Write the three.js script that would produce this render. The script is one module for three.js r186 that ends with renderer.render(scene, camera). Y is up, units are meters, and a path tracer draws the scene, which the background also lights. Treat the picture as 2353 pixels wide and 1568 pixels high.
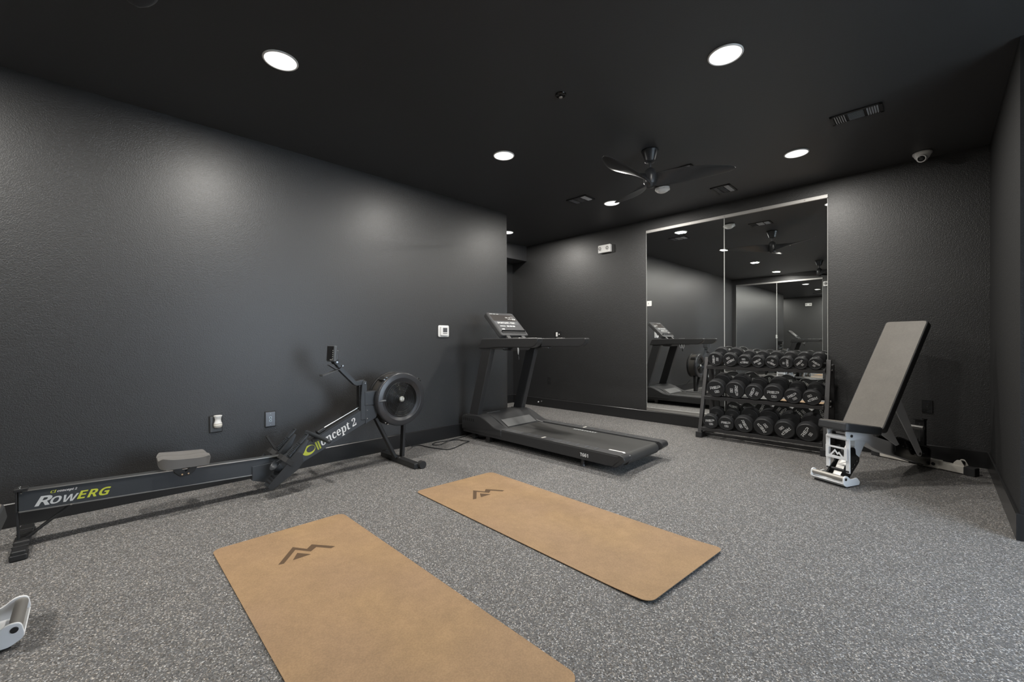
import * as THREE from 'three';
import { RoundedBoxGeometry } from 'three/addons/geometries/RoundedBoxGeometry.js';
import { mergeGeometries, toCreasedNormals } from 'three/addons/utils/BufferGeometryUtils.js';
import { FontLoader } from 'three/addons/loaders/FontLoader.js';
import { TextGeometry } from 'three/addons/geometries/TextGeometry.js';
import { RectAreaLightUniformsLib } from 'three/addons/lights/RectAreaLightUniformsLib.js';

// ---------------------------------------------------------------- camera, sky, exposure
const scene = new THREE.Scene();
const camera = new THREE.PerspectiveCamera(2 * Math.atan(784 / 970) * 180 / Math.PI, 2353 / 1568, 0.05, 80);
camera.position.set(0, 1.11, 0);
camera.rotation.order = 'YXZ';
camera.rotation.set(-0.0035, 0.7868, -0.0047);
camera.setViewOffset(2353, 1568, 0, -4, 2353, 1568);
camera.updateProjectionMatrix();

scene.background = new THREE.Color().setRGB(0.72, 0.85, 1.0);
scene.backgroundIntensity = 11;

const renderer = new THREE.WebGLRenderer({ antialias: true });
renderer.toneMapping = THREE.LinearToneMapping;
renderer.toneMappingExposure = 1.0;
renderer.shadowMap.enabled = true;
RectAreaLightUniformsLib.init();
const LED_INTENSITY = 730, LED_COLOR = [1.0, 0.962, 0.90];

// ---------------------------------------------------------------- room dimensions (metres)
const CEIL = 2.772, XL = -3.95, ZB = -5.43, XR = 0.33, ZR = 1.70, XW = 1.85, Z_RET = -3.62, Z_HALL = -3.85, X_HALL = -5.42;
const fonts = {};
fonts.bold = await new FontLoader().loadAsync('fonts/droid/droid_sans_bold.typeface.json');
fonts.serif = await new FontLoader().loadAsync('fonts/droid/droid_serif_bold.typeface.json');

// ---------------------------------------------------------------- helpers
let seed = 12345;
const rnd = () => { seed = (seed * 1664525 + 1013904223) >>> 0; return seed / 4294967296; };
const V = (x, y, z) => new THREE.Vector3(x, y, z);
const taken = {};
function numbered(n) { const k = taken[n] = (taken[n] ?? -1) + 1; return k ? n + '_' + String(k).padStart(3, '0') : n; }
function shadowy(m) { m.castShadow = true; m.receiveShadow = true; return m; }
function part(parent, name, geo, mat, label) {
  const m = shadowy(new THREE.Mesh(Array.isArray(geo) ? join(geo) : geo, mat)); m.name = name; parent.add(m);
  if (label) m.userData.label = label;
  return m;
}
function thing(name, label, category, pos = [0, 0, 0], turn = 0, group) {
  const g = new THREE.Group(); g.name = numbered(name); g.position.set(...pos); g.rotation.y = turn;
  g.userData = { label, category }; if (group) g.userData.group = group; scene.add(g); return g;
}
function struct(name, geo, mat, label) {
  const m = shadowy(new THREE.Mesh(Array.isArray(geo) ? join(geo) : geo, mat)); m.name = name; m.userData = { kind: 'structure', label }; scene.add(m); return m;
}
function join(list) {
  const l = list.map((g) => {
    let h = g.index ? g.toNonIndexed() : g;
    for (const k of Object.keys(h.attributes)) if (!['position', 'normal', 'uv'].includes(k)) h.deleteAttribute(k);
    if (!h.attributes.uv) h.setAttribute('uv', new THREE.BufferAttribute(new Float32Array(h.attributes.position.count * 2), 2));
    return h;
  });
  return l.length > 1 ? mergeGeometries(l) : l[0];
}
function box(w, h, d, x = 0, y = 0, z = 0, r = 0.004) {
  const rr = Math.min(r, w * 0.49, h * 0.49, d * 0.49);
  const g = rr > 0 ? new RoundedBoxGeometry(w, h, d, 2, rr) : new THREE.BoxGeometry(w, h, d);
  return g.translate(x, y, z);
}
// plain box with uv in metres, for walls
function slab(x0, x1, y0, y1, z0, z1) {
  const w = x1 - x0, h = y1 - y0, d = z1 - z0, g = new THREE.BoxGeometry(w, h, d), uv = g.attributes.uv;
  const dims = [[d, h], [d, h], [w, d], [w, d], [w, h], [w, h]];
  for (let f = 0; f < 6; f++) for (let k = 0; k < 4; k++) { const i = f * 4 + k; uv.setXY(i, uv.getX(i) * dims[f][0], uv.getY(i) * dims[f][1]); }
  return g.translate((x0 + x1) / 2, (y0 + y1) / 2, (z0 + z1) / 2);
}
function orient(g, p, q, up = V(0, 1, 0)) {       // geometry built along +Z, centred; put it from p to q
  const a = q.clone().sub(p).normalize(), s = Math.abs(a.dot(up)) > 0.999 ? V(1, 0, 0) : up;
  const x = s.clone().cross(a).normalize(), y = a.clone().cross(x);
  const m = new THREE.Matrix4().makeBasis(x, y, a); m.setPosition(p.clone().add(q).multiplyScalar(0.5));
  return g.applyMatrix4(m);
}
const beam = (p, q, w, h, r = 0.004, up) => orient(box(w, h, p.distanceTo(q), 0, 0, 0, r), p, q, up);
const rod = (p, q, r, r2 = r, seg = 20) => orient(new THREE.CylinderGeometry(r2, r, p.distanceTo(q), seg).rotateX(Math.PI / 2), p, q);
const pipe = (pts, r, seg = 48, rad = 8, closed = false) => new THREE.TubeGeometry(new THREE.CatmullRomCurve3(pts, closed, 'centripetal'), seg, r, rad, closed);
function shape(pts, holes = []) {
  const s = new THREE.Shape(pts.map((p) => new THREE.Vector2(p[0], p[1])));
  for (const h of holes) s.holes.push(new THREE.Path(h.map((p) => new THREE.Vector2(p[0], p[1]))));
  return s;
}
// polygon in XY, extruded over z0..z1 with a small bevel
function plate(pts, z0, z1, bevel = 0.003, holes = []) {
  const b = Math.min(bevel, (z1 - z0) * 0.45);
  const g = new THREE.ExtrudeGeometry(shape(pts, holes), { depth: z1 - z0 - 2 * b, bevelEnabled: b > 0, bevelSize: b, bevelThickness: b, bevelOffset: -b, bevelSegments: 2, curveSegments: 10 });
  return g.translate(0, 0, z0 + b);
}
function roundPts(pts, r, n = 5) {                // round the corners of a polygon
  const out = [];
  pts.forEach((p, i) => {
    const a = pts[(i + pts.length - 1) % pts.length], c = pts[(i + 1) % pts.length], rr = p[2] ?? r;
    const da = Math.hypot(a[0] - p[0], a[1] - p[1]), dc = Math.hypot(c[0] - p[0], c[1] - p[1]), k = Math.min(rr, da * 0.48, dc * 0.48);
    if (k < 1e-5) { out.push([p[0], p[1]]); return; }
    const s = [p[0] + (a[0] - p[0]) * k / da, p[1] + (a[1] - p[1]) * k / da], e = [p[0] + (c[0] - p[0]) * k / dc, p[1] + (c[1] - p[1]) * k / dc];
    for (let j = 0; j <= n; j++) { const t = j / n, u = 1 - t; out.push([u * u * s[0] + 2 * u * t * p[0] + t * t * e[0], u * u * s[1] + 2 * u * t * p[1] + t * t * e[1]]); }
  });
  return out;
}
const circlePts = (x, y, r, n = 20, a0 = 0, a1 = Math.PI * 2) => Array.from({ length: n }, (_, i) => { const a = a0 + (a1 - a0) * i / (a1 - a0 < 6.28 ? n - 1 : n); return [x + r * Math.cos(a), y + r * Math.sin(a)]; });
const lathe = (pts, seg = 48) => new THREE.LatheGeometry(pts.map((p) => new THREE.Vector2(p[0], p[1])), seg);
function text(str, size, depth, { font = fonts.bold, shear = 0, wide = 1 } = {}) {
  const g = new TextGeometry(str, { font, size, depth, curveSegments: 5, bevelEnabled: false });
  g.applyMatrix4(new THREE.Matrix4().set(wide, shear, 0, 0, 0, 1, 0, 0, 0, 0, 1, 0, 0, 0, 0, 1));
  g.computeBoundingBox(); return g;
}
function centred(g) { g.computeBoundingBox(); const b = g.boundingBox; return g.translate(-(b.min.x + b.max.x) / 2, -(b.min.y + b.max.y) / 2, -b.min.z); }

// ---------------------------------------------------------------- textures
function noiseGrid(n, cell) {                     // periodic value noise, n pixels, cell pixels per lattice cell
  const k = Math.max(1, Math.round(n / cell)), L = new Float32Array(k * k).map(() => rnd()), out = new Float32Array(n * n);
  for (let y = 0; y < n; y++) for (let x = 0; x < n; x++) {
    const fx = x / n * k, fy = y / n * k, x0 = Math.floor(fx), y0 = Math.floor(fy); let u = fx - x0, v = fy - y0;
    u = u * u * (3 - 2 * u); v = v * v * (3 - 2 * v);
    const a = L[(y0 % k) * k + x0 % k], b = L[(y0 % k) * k + (x0 + 1) % k], c = L[((y0 + 1) % k) * k + x0 % k], d = L[((y0 + 1) % k) * k + (x0 + 1) % k];
    out[y * n + x] = a + (b - a) * u + (c - a) * v + (a - b - c + d) * u * v;
  }
  return out;
}
function dataTex(n, fill, srgb, size) {
  const d = new Uint8Array(n * n * 4); fill(d);
  const t = new THREE.DataTexture(d, n, n, THREE.RGBAFormat); t.wrapS = t.wrapT = THREE.RepeatWrapping; t.magFilter = THREE.LinearFilter; t.minFilter = THREE.LinearMipmapLinearFilter; t.generateMipmaps = true;
  if (srgb) t.colorSpace = THREE.SRGBColorSpace;
  t.repeat.set(1 / size, 1 / size); t.needsUpdate = true; return t;
}
const clamp8 = (v) => Math.max(0, Math.min(255, Math.round(v)));
// orange-peel roller texture of the black paint
const peelBump = dataTex(1024, (d) => {
  const a = noiseGrid(1024, 3), b = noiseGrid(1024, 2), c = noiseGrid(1024, 5);
  for (let i = 0; i < a.length; i++) { const v = clamp8(255 * (0.5 * a[i] + 0.25 * b[i] + 0.25 * c[i])); d[i * 4] = d[i * 4 + 1] = d[i * 4 + 2] = v; d[i * 4 + 3] = 255; }
}, false, 1.25);
// crumb rubber with grey flecks
const fleckData = new Uint8Array(2048 * 2048 * 4);
{
  const N = 2048;
  for (let i = 0; i < N * N; i++) { const v = 84 + rnd() * 34; fleckData[i * 4] = v; fleckData[i * 4 + 1] = v; fleckData[i * 4 + 2] = v + 1; fleckData[i * 4 + 3] = 255; }
  for (let k = 0; k < 230000; k++) {
    const cx = Math.floor(rnd() * N), cy = Math.floor(rnd() * N), a = rnd() * Math.PI, l = 1.2 + rnd() * 2.6, w = 0.8 + rnd() * 1.2, t = rnd();
    let g = t < 0.36 ? 52 + rnd() * 46 : t < 0.72 ? 108 + rnd() * 42 : 146 + rnd() * 62; const warm = (rnd() - 0.4) * 16;
    const ca = Math.cos(a), sa = Math.sin(a), R = Math.ceil(l);
    for (let y = -R; y <= R; y++) for (let x = -R; x <= R; x++) {
      const p = (x * ca + y * sa) / l, q = (-x * sa + y * ca) / w; if (p * p + q * q > 1) continue;
      const i = (((cy + y + N) % N) * N + (cx + x + N) % N) * 4;
      fleckData[i] = clamp8(g + warm); fleckData[i + 1] = clamp8(g + warm * 0.3); fleckData[i + 2] = clamp8(g - warm * 0.6);
    }
  }
}
const fleckMap = dataTex(2048, (d) => d.set(fleckData), true, 2.5);
const fleckBump = dataTex(512, (d) => { const a = noiseGrid(512, 4), b = noiseGrid(512, 9); for (let i = 0; i < a.length; i++) { const v = clamp8(255 * (0.6 * a[i] + 0.4 * b[i])); d[i * 4] = d[i * 4 + 1] = d[i * 4 + 2] = v; d[i * 4 + 3] = 255; } }, false, 0.7);
// cork: fine grain plus soft blotches of dye
const corkMap = dataTex(1024, (d) => {
  const a = noiseGrid(1024, 3), b = noiseGrid(1024, 22), c = noiseGrid(1024, 150), e = noiseGrid(1024, 60);
  for (let i = 0; i < a.length; i++) {
    const s = 1 + (a[i] - 0.5) * 0.10 + (b[i] - 0.5) * 0.05 + (c[i] - 0.5) * 0.06 + (e[i] - 0.5) * 0.05;
    d[i * 4] = clamp8(203 * s); d[i * 4 + 1] = clamp8(173 * s); d[i * 4 + 2] = clamp8(143 * s - (c[i] - 0.5) * 8); d[i * 4 + 3] = 255;
  }
}, true, 1.4);
// scuffed vinyl of the bench pads
const vinylMap = dataTex(512, (d) => {
  const a = noiseGrid(512, 5), b = noiseGrid(512, 60), c = noiseGrid(512, 24);
  for (let i = 0; i < a.length; i++) { const s = 255 * (0.86 + 0.05 * a[i] + 0.06 * b[i] + 0.03 * c[i]); d[i * 4] = clamp8(s); d[i * 4 + 1] = clamp8(s * 0.99); d[i * 4 + 2] = clamp8(s * 0.965); d[i * 4 + 3] = 255; }
}, true, 0.8);
const grainBump = dataTex(256, (d) => { const a = noiseGrid(256, 2), b = noiseGrid(256, 5); for (let i = 0; i < a.length; i++) { const v = clamp8(255 * (0.5 * a[i] + 0.5 * b[i])); d[i * 4] = d[i * 4 + 1] = d[i * 4 + 2] = v; d[i * 4 + 3] = 255; } }, false, 0.2);

// ---------------------------------------------------------------- materials (linear base colours)
function mat(c, roughness, metalness = 0, more = {}) {
  const col = Array.isArray(c) ? c : [c, c, c * 1.03];
  return new THREE.MeshPhysicalMaterial({ color: new THREE.Color().setRGB(...col), roughness, metalness, ...more });
}
const M = {
  wall: mat(0.011, 0.52, 0, { ior: 1.62, clearcoat: 0.6, clearcoatRoughness: 0.40, bumpMap: peelBump, bumpScale: 0.0024 }),
  wallSheenCut: mat(0.013, 0.78, 0, { ior: 1.4, bumpMap: peelBump, bumpScale: 0.0024 }),  // same black paint as wall; grazing sheen taken out so it stays dark
  ceiling: mat(0.045, 0.5, 0, { bumpMap: peelBump, bumpScale: 0.0004 }),
  base: mat(0.016, 0.28),
  floor: mat([0.92, 0.895, 0.865], 0.8, 0, { map: fleckMap, bumpMap: fleckBump, bumpScale: 0.0012 }),
  mirror: mat([0.90, 0.915, 0.905], 0.0, 1),
  alu: mat([0.50, 0.49, 0.475], 0.5, 1),
  edge: mat([0.55, 0.56, 0.54], 0.35),
  chrome: mat([0.75, 0.75, 0.74], 0.14, 1),
  steel: mat([0.58, 0.57, 0.55], 0.3, 1),
  black: mat(0.017, 0.42),
  blackGloss: mat(0.012, 0.16),
  blackMatte: mat(0.022, 0.7),
  rubber: mat(0.02, 0.8),
  graphite: mat([0.045, 0.05, 0.056], 0.38, 0.2),
  graphiteLight: mat([0.085, 0.09, 0.096], 0.45, 0.1),
  gunmetal: mat([0.06, 0.059, 0.06], 0.36, 0.6),
  white: mat([0.82, 0.825, 0.83], 0.4),
  whitePlastic: mat([0.78, 0.77, 0.75], 0.42),
  cream: mat([0.66, 0.63, 0.57], 0.42),
  greyPlastic: mat([0.22, 0.215, 0.21], 0.5),
  seat: mat([0.165, 0.158, 0.15], 0.55),
  vinyl: mat([0.150, 0.140, 0.128], 0.55, 0, { map: vinylMap, bumpMap: grainBump, bumpScale: 0.0002 }),
  vinylSide: mat([0.035, 0.036, 0.038], 0.5, 0, { bumpMap: grainBump, bumpScale: 0.0002 }),
  cork: mat([0.545, 0.495, 0.405], 0.78, 0, { map: corkMap, bumpMap: grainBump, bumpScale: 0.00015 }),
  corkInk: mat([0.10, 0.058, 0.028], 0.75),
  inkWhite: mat([0.78, 0.78, 0.77], 0.55),
  inkSilver: mat([0.55, 0.56, 0.56], 0.45),
  inkLime: mat([0.52, 0.56, 0.05], 0.5),
  urethane: mat([0.021, 0.0215, 0.023], 0.46),
  belt: mat([0.034, 0.033, 0.031], 0.62, 0, { bumpMap: grainBump, bumpScale: 0.0003 }),
  tread: mat([0.03, 0.03, 0.031], 0.42),
  treadSoft: mat([0.05, 0.05, 0.051], 0.5),
  lens: mat([0.9, 0.9, 0.88], 0.4, 0, { emissive: new THREE.Color().setRGB(1.0, 0.97, 0.92), emissiveIntensity: 1.6 }),
  glass: mat([1, 1, 1], 0.0, 0, { transmission: 1, thickness: 0, ior: 1.5 }),
  concrete: mat([0.42, 0.42, 0.41], 0.9),
  fan: mat([0.03, 0.031, 0.033], 0.34),
  ventBlade: mat([0.42, 0.42, 0.43], 0.5),  // light grey stands in for reflected light on the black louvers
};

// ---------------------------------------------------------------- the room
const T = 0.12;
struct('floor', slab(X_HALL - T, XW + T, -0.1, 0, ZB - T, ZR + T), M.floor, 'grey flecked black rubber floor');
struct('ceiling', slab(X_HALL - T, XW + T, CEIL, CEIL + 0.1, ZB - T, ZR + T), M.ceiling, 'black painted ceiling');
struct('wall_left', [slab(XL - T, XL, 0, CEIL, Z_HALL, ZR + T), slab(X_HALL - T, XL - T, 0, CEIL, Z_HALL, Z_HALL + T)], M.wall, 'long black textured wall behind the rowing machine');
struct('wall_back', slab(X_HALL - T, XR + T, 0, CEIL, ZB - T, ZB), M.wall, 'black textured wall that carries the mirror');
struct('wall_right', slab(XR, XR + T, 0, CEIL, ZB, Z_RET), M.wallSheenCut, 'short black wall at the right edge beside the bench');
struct('wall_return', slab(XR + T, XW + T, 0, CEIL, Z_RET - T, Z_RET), M.wall, 'black wall turning away at the right edge');
struct('wall_hall_end', slab(X_HALL - T, X_HALL, 0, CEIL, ZB, Z_HALL), M.wall, 'black end wall of the side passage');
struct('wall_rear', slab(XL - T, XW + T, 0, CEIL, ZR, ZR + T), M.wall, 'black wall behind the camera');
const WZ0 = -3.42, WZ1 = -1.62, WY1 = 2.36;
struct('wall_window', [slab(XW, XW + T, 0, CEIL, Z_RET, WZ0), slab(XW, XW + T, 0, CEIL, WZ1, ZR), slab(XW, XW + T, WY1, CEIL, WZ0, WZ1)], M.wall, 'black outside wall around the glass door');
struct('trim_1', slab(X_HALL, -5.07, 2.515, CEIL, ZB, Z_HALL), M.ceiling, 'black soffit box above the side passage');
{
  const w = new THREE.Group(); w.name = 'window_1'; w.userData = { kind: 'structure', label: 'glass entrance door letting daylight in' }; scene.add(w);
  const fr = 0.05;
  part(w, 'frame', [slab(XW + 0.02, XW + 0.08, 0, WY1, WZ0, WZ0 + fr), slab(XW + 0.02, XW + 0.08, 0, WY1, WZ1 - fr, WZ1), slab(XW + 0.02, XW + 0.08, WY1 - fr, WY1, WZ0, WZ1), slab(XW + 0.02, XW + 0.08, 0, 0.09, WZ0, WZ1), slab(XW + 0.02, XW + 0.08, 0, WY1, -2.545, -2.495)], M.blackMatte);
  part(w, 'pane', slab(XW + 0.047, XW + 0.053, 0.09, WY1 - fr, WZ0 + fr, -2.545), M.glass);
  part(w, 'pane', slab(XW + 0.047, XW + 0.053, 0.09, WY1 - fr, -2.495, WZ1 - fr), M.glass);
  struct('pavement', slab(XW + T, 14, -0.12, -0.02, -14, 10), M.concrete, 'concrete pavement outside the glass door');
}
// baseboards: a profile with an eased top edge
function baseboard(name, x0, z0, x1, z1, nx, nz, label) {
  const L = Math.hypot(x1 - x0, z1 - z0), h = 0.146, t = 0.016;
  const prof = [[0, 0], [t, 0], [t, h - 0.006], [t - 0.004, h - 0.001], [t - 0.007, h], [0, h]];
  const g = new THREE.ExtrudeGeometry(shape(prof), { depth: L, bevelEnabled: false });
  const a = V(x1 - x0, 0, z1 - z0).normalize(), n = V(nx, 0, nz);
  const m = new THREE.Matrix4().makeBasis(n, V(0, 1, 0), a); m.setPosition(x0, 0, z0);
  if (m.determinant() < 0) { m.makeBasis(n, V(0, 1, 0), a.clone().negate()); m.setPosition(x1, 0, z1); }
  struct(name, g.applyMatrix4(m), M.base, label);
}
baseboard('baseboard_left', XL, ZR, XL, Z_HALL, 1, 0, 'black baseboard of the long left wall');
baseboard('baseboard_back', X_HALL, ZB, XR, ZB, 0, 1, 'black baseboard under the mirror');
baseboard('baseboard_right', XR, ZB, XR, Z_RET, -1, 0, 'black baseboard of the right wall');
baseboard('baseboard_return', XR - 0.016, Z_RET, XW, Z_RET, 0, 1, 'black baseboard turning the corner at the right edge');
baseboard('baseboard_rear', XL, ZR, XW, ZR, 0, -1, 'black baseboard behind the camera');
baseboard('baseboard_hall', X_HALL, ZB, X_HALL, Z_HALL, 1, 0, 'black baseboard of the side passage');

// ---------------------------------------------------------------- ceiling lights
const LIGHTS = [
  [-2.72, -0.80, 1.2, 'round downlight high on the left above the rowing machine'],
  [-0.86, -2.62, 0.68, 'large round downlight at upper right, nearest the camera on that side'],
  [-2.72, -2.62, 1.0, 'round downlight above the treadmill, in the middle of the left row'],
  [-0.87, -4.45, 0.85, 'round downlight above the incline bench, left of the dome camera'],
  [-2.75, -4.45, 1.1, 'round downlight just left of the fan, nearest the back wall'],
  [-4.60, -4.50, 1.0, 'round downlight in the side passage, half hidden by the wall corner'],
  [-2.72, 0.92, 1.3, 'round downlight behind the camera on the left, seen in the mirror'],
];
for (const [x, z, power, label] of LIGHTS) {
  const t = thing('downlight', label, 'ceiling light', [x, CEIL, z], 0, 'recessed ceiling downlights');
  part(t, 'trim_ring', lathe([[0.085, 0], [0.094, 0], [0.095, -0.004], [0.092, -0.008], [0.087, -0.009], [0.085, -0.006]], 56), M.whitePlastic);
  part(t, 'lens', lathe([[0, -0.0095], [0.05, -0.0092], [0.085, -0.006], [0.086, 0]], 48), M.lens);
  const l = new THREE.RectAreaLight(new THREE.Color().setRGB(...LED_COLOR), LED_INTENSITY * power, 0.118, 0.118);
  l.position.set(x, CEIL - 0.0105, z); l.rotation.x = -Math.PI / 2; l.name = 'downlight_glow'; scene.add(l);
}

// ---------------------------------------------------------------- ceiling fans
function makeFan(x, z, turn, label) {
  const t = thing('ceiling_fan', label, 'ceiling fan', [x, CEIL, z], turn, 'black three-blade ceiling fans');
  part(t, 'canopy', lathe([[0, 0], [0.072, 0], [0.074, -0.008], [0.070, -0.016], [0.066, -0.022], [0.046, -0.088], [0.046, -0.096], [0.038, -0.104], [0.016, -0.110], [0, -0.112]], 48), M.fan);
  part(t, 'downrod', rod(V(0, -0.10, 0), V(0, -0.20, 0), 0.0125), M.fan);
  part(t, 'motor_housing', lathe([[0, -0.155], [0.022, -0.156], [0.034, -0.166], [0.046, -0.185], [0.054, -0.205], [0.058, -0.230], [0.054, -0.280], [0.044, -0.300], [0.034, -0.308], [0.031, -0.322], [0.014, -0.328], [0, -0.329]], 40), M.fan);
  for (let k = 0; k < 3; k++) {
    const nr = 40, nw = 10, P = [], I = [];
    const pt = (u, v, side) => {                       // u along the blade, v across
      const r = 0.03 + 0.64 * u;
      const half = 0.052 + 0.030 * Math.sin(Math.min(1, u * 1.15) * Math.PI) ** 1 + 0.018 * Math.sin(Math.PI * Math.min(1, Math.max(0, (u - 0.15) / 0.8)));
      const tip = u > 0.86 ? Math.sqrt(Math.max(0.02, 1 - ((u - 0.86) / 0.14) ** 2)) : 1;
      const neck = 0.95 + 0.05 * Math.min(1, u / 0.28);
      const w = half * tip * neck * v;
      const pitch = 0.14 + 1.15 * Math.exp(-u * 4.6);
      const sweep = 0.045 * Math.sin(u * Math.PI * 0.9) - 0.01;
      const y = -0.255 - 0.015 * u + 0.030 * u * u + w * Math.sin(pitch);
      const th = (0.010 * (1 - u) + 0.0035) * Math.sqrt(Math.max(0.03, 1 - v * v)) * side;
      return [r, y + th, sweep + w * Math.cos(pitch)];
    };
    for (const side of [1, -1]) for (let i = 0; i <= nr; i++) for (let j = 0; j <= nw; j++) P.push(...pt(i / nr, j / nw * 2 - 1, side));
    const S = (nr + 1) * (nw + 1), id = (s, i, j) => s * S + i * (nw + 1) + j;
    for (let i = 0; i < nr; i++) for (let j = 0; j < nw; j++) {
      I.push(id(0, i, j), id(0, i, j + 1), id(0, i + 1, j), id(0, i + 1, j), id(0, i, j + 1), id(0, i + 1, j + 1));
      I.push(id(1, i, j), id(1, i + 1, j), id(1, i, j + 1), id(1, i + 1, j), id(1, i + 1, j + 1), id(1, i, j + 1));
    }
    for (let i = 0; i < nr; i++) for (const j of [0, nw]) { const a = id(0, i, j), b = id(0, i + 1, j), c = id(1, i, j), d = id(1, i + 1, j); if (j) I.push(a, c, b, b, c, d); else I.push(a, b, c, b, d, c); }
    for (let j = 0; j < nw; j++) { const a = id(0, nr, j), b = id(0, nr, j + 1), c = id(1, nr, j), d = id(1, nr, j + 1); I.push(a, b, c, b, d, c); }
    const g = new THREE.BufferGeometry(); g.setAttribute('position', new THREE.Float32BufferAttribute(P, 3)); g.setIndex(I); g.computeVertexNormals();
    g.rotateY(k * Math.PI * 2 / 3);
    part(t, 'blade', g, M.fan);
  }
}
makeFan(-1.76, -3.47, -1.62, 'black ceiling fan in full view in front of the mirror');
makeFan(-1.72, -0.02, 2.95, 'black ceiling fan overhead, only a blade tip showing at the top edge');

// ---------------------------------------------------------------- ceiling devices
function vent(x, z, w, d, label, alongX = true) {
  const t = thing('ceiling_vent', label, 'air vent', [x, CEIL, z], alongX ? 0 : Math.PI / 2, 'black ceiling air registers');
  const f = 0.02;
  part(t, 'frame', [box(w, 0.008, f, 0, -0.004, -d / 2 + f / 2, 0.002), box(w, 0.008, f, 0, -0.004, d / 2 - f / 2, 0.002), box(f, 0.008, d, -w / 2 + f / 2, -0.004, 0, 0.002), box(f, 0.008, d, w / 2 - f / 2, -0.004, 0, 0.002)], M.black);
  part(t, 'duct', box(w - 0.02, 0.002, d - 0.02, 0, -0.0015, 0, 0), M.blackMatte);
  const inner = w - 2 * f, secs = [[-inner * 0.36, inner * 0.26, 0], [0, inner * 0.34, 1], [inner * 0.36, inner * 0.26, 0]];
  for (const [cx, sw, cross] of secs) {
    const gs = [];
    if (cross) for (let i = 0; i < 9; i++) { const g = box(sw, 0.0012, 0.010, 0, 0, 0, 0); g.rotateX(0.7); gs.push(g.translate(cx, -0.007, -(d / 2 - f) + (d - 2 * f) * (i + 0.5) / 9)); }
    else for (let i = 0; i < 5; i++) { const g = box(0.010, 0.0012, d - 2 * f, 0, 0, 0, 0); g.rotateZ(cx < 0 ? -0.7 : 0.7); gs.push(g.translate(cx - sw / 2 + sw * (i + 0.5) / 5, -0.007, 0)); }
    part(t, 'louvers', gs, M.ventBlade);
  }
}
vent(-0.41, -4.0, 0.30, 0.17, 'black air vent at upper right, between the downlights and the dome camera');
vent(-1.755, -4.09, 0.27, 0.19, 'black air vent directly behind the fan blade');
vent(-2.94, -4.08, 0.27, 0.2, 'black air vent left of the fan, beside the farthest left downlight');
vent(-1.64, -4.93, 0.20, 0.26, 'small square black air vent above the mirror');
{
  const t = thing('smoke_detector', 'white ceiling horn strobe hanging below the fan blade', 'smoke detector', [-2.08, CEIL, -4.38], 0.2);
  part(t, 'base', plate(roundPts([[-0.075, -0.055], [0.075, -0.055], [0.075, 0.055], [-0.075, 0.055]], 0.05), -0.02, 0, 0.004).rotateX(-Math.PI / 2).translate(0, -0.02, 0), M.whitePlastic);
  part(t, 'body', lathe([[0, -0.066], [0.03, -0.066], [0.052, -0.055], [0.066, -0.034], [0.072, -0.018], [0.072, -0.012]], 36).scale(1.05, 1, 0.8), M.whitePlastic);
}
{
  const t = thing('sprinkler_head', 'small dark sprinkler cover in the middle of the ceiling', 'sprinkler', [-1.78, CEIL, -2.25]);
  part(t, 'cover', lathe([[0, -0.012], [0.03, -0.011], [0.036, -0.006], [0.037, 0]], 32), M.blackGloss);
  part(t, 'deflector', lathe([[0, -0.024], [0.012, -0.023], [0.013, -0.018], [0.006, -0.012]], 20), M.steel);
}
{
  const t = thing('dome_camera', 'white turret security camera on the ceiling at upper right', 'security camera', [-0.08, CEIL, -5.24]);
  part(t, 'base', lathe([[0, 0], [0.064, 0], [0.066, -0.008], [0.064, -0.020], [0.059, -0.022], [0.054, -0.036], [0.045, -0.052], [0.036, -0.058], [0, -0.060]], 44), M.whitePlastic);
  const dir = V(-0.12, -0.52, 0.85).normalize(), c = V(0, -0.046, 0.010);
  part(t, 'eyeball', new THREE.SphereGeometry(0.041, 36, 28).translate(c.x, c.y, c.z), M.whitePlastic);
  part(t, 'lens_ring', orient(lathe([[0.024, 0.0], [0.034, -0.004], [0.034, 0.010], [0.030, 0.015], [0.025, 0.013]], 36).rotateX(Math.PI / 2), c.clone().addScaledVector(dir, 0.030), c.clone().addScaledVector(dir, 0.031)), M.whitePlastic);
  part(t, 'lens', orient(lathe([[0, 0.013], [0.014, 0.011], [0.0250, 0.007], [0.0250, 0]], 28).rotateX(Math.PI / 2), c.clone().addScaledVector(dir, 0.031), c.clone().addScaledVector(dir, 0.032)), M.blackGloss);
}

// ---------------------------------------------------------------- wall mirrors
function mirrorPanel(x0, x1, y0, y1, zWall, face, label) {
  const t = thing('wall_mirror', label, 'mirror', [(x0 + x1) / 2, y0, zWall], 0);
  const w = x1 - x0 - 0.003, h = y1 - y0;
  part(t, 'glass', box(w, h, 0.005, 0, h / 2, face * 0.0025, 0), M.mirror);
  for (const s of [-1, 1]) part(t, 'polished_edge', box(0.004, h, 0.0058, s * (w / 2 - 0.0012), h / 2, face * 0.0029, 0), M.edge);
}
function mirrorChannel(x0, x1, y, zWall, face, h, label, lip) {
  const t = thing('mirror_channel', label, 'metal strip', [(x0 + x1) / 2, y, zWall], 0), w = x1 - x0;
  part(t, 'rail', [box(w, h, 0.012, 0, 0, face * 0.0065, 0.002), box(w, 0.006, 0.016, 0, lip * h / 2, face * 0.009, 0.002)], M.alu);
  for (let i = 0; i < 5; i++) part(t, 'screw', rod(V((i + 0.5) / 5 * w - w / 2, 0, face * 0.012), V((i + 0.5) / 5 * w - w / 2, 0, face * 0.0155), 0.006, 0.004, 10), M.steel);
}
mirrorPanel(-2.812, -1.80, 0.165, 2.60, ZB, 1, 'left panel of the wall mirror behind the dumbbells');
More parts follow.
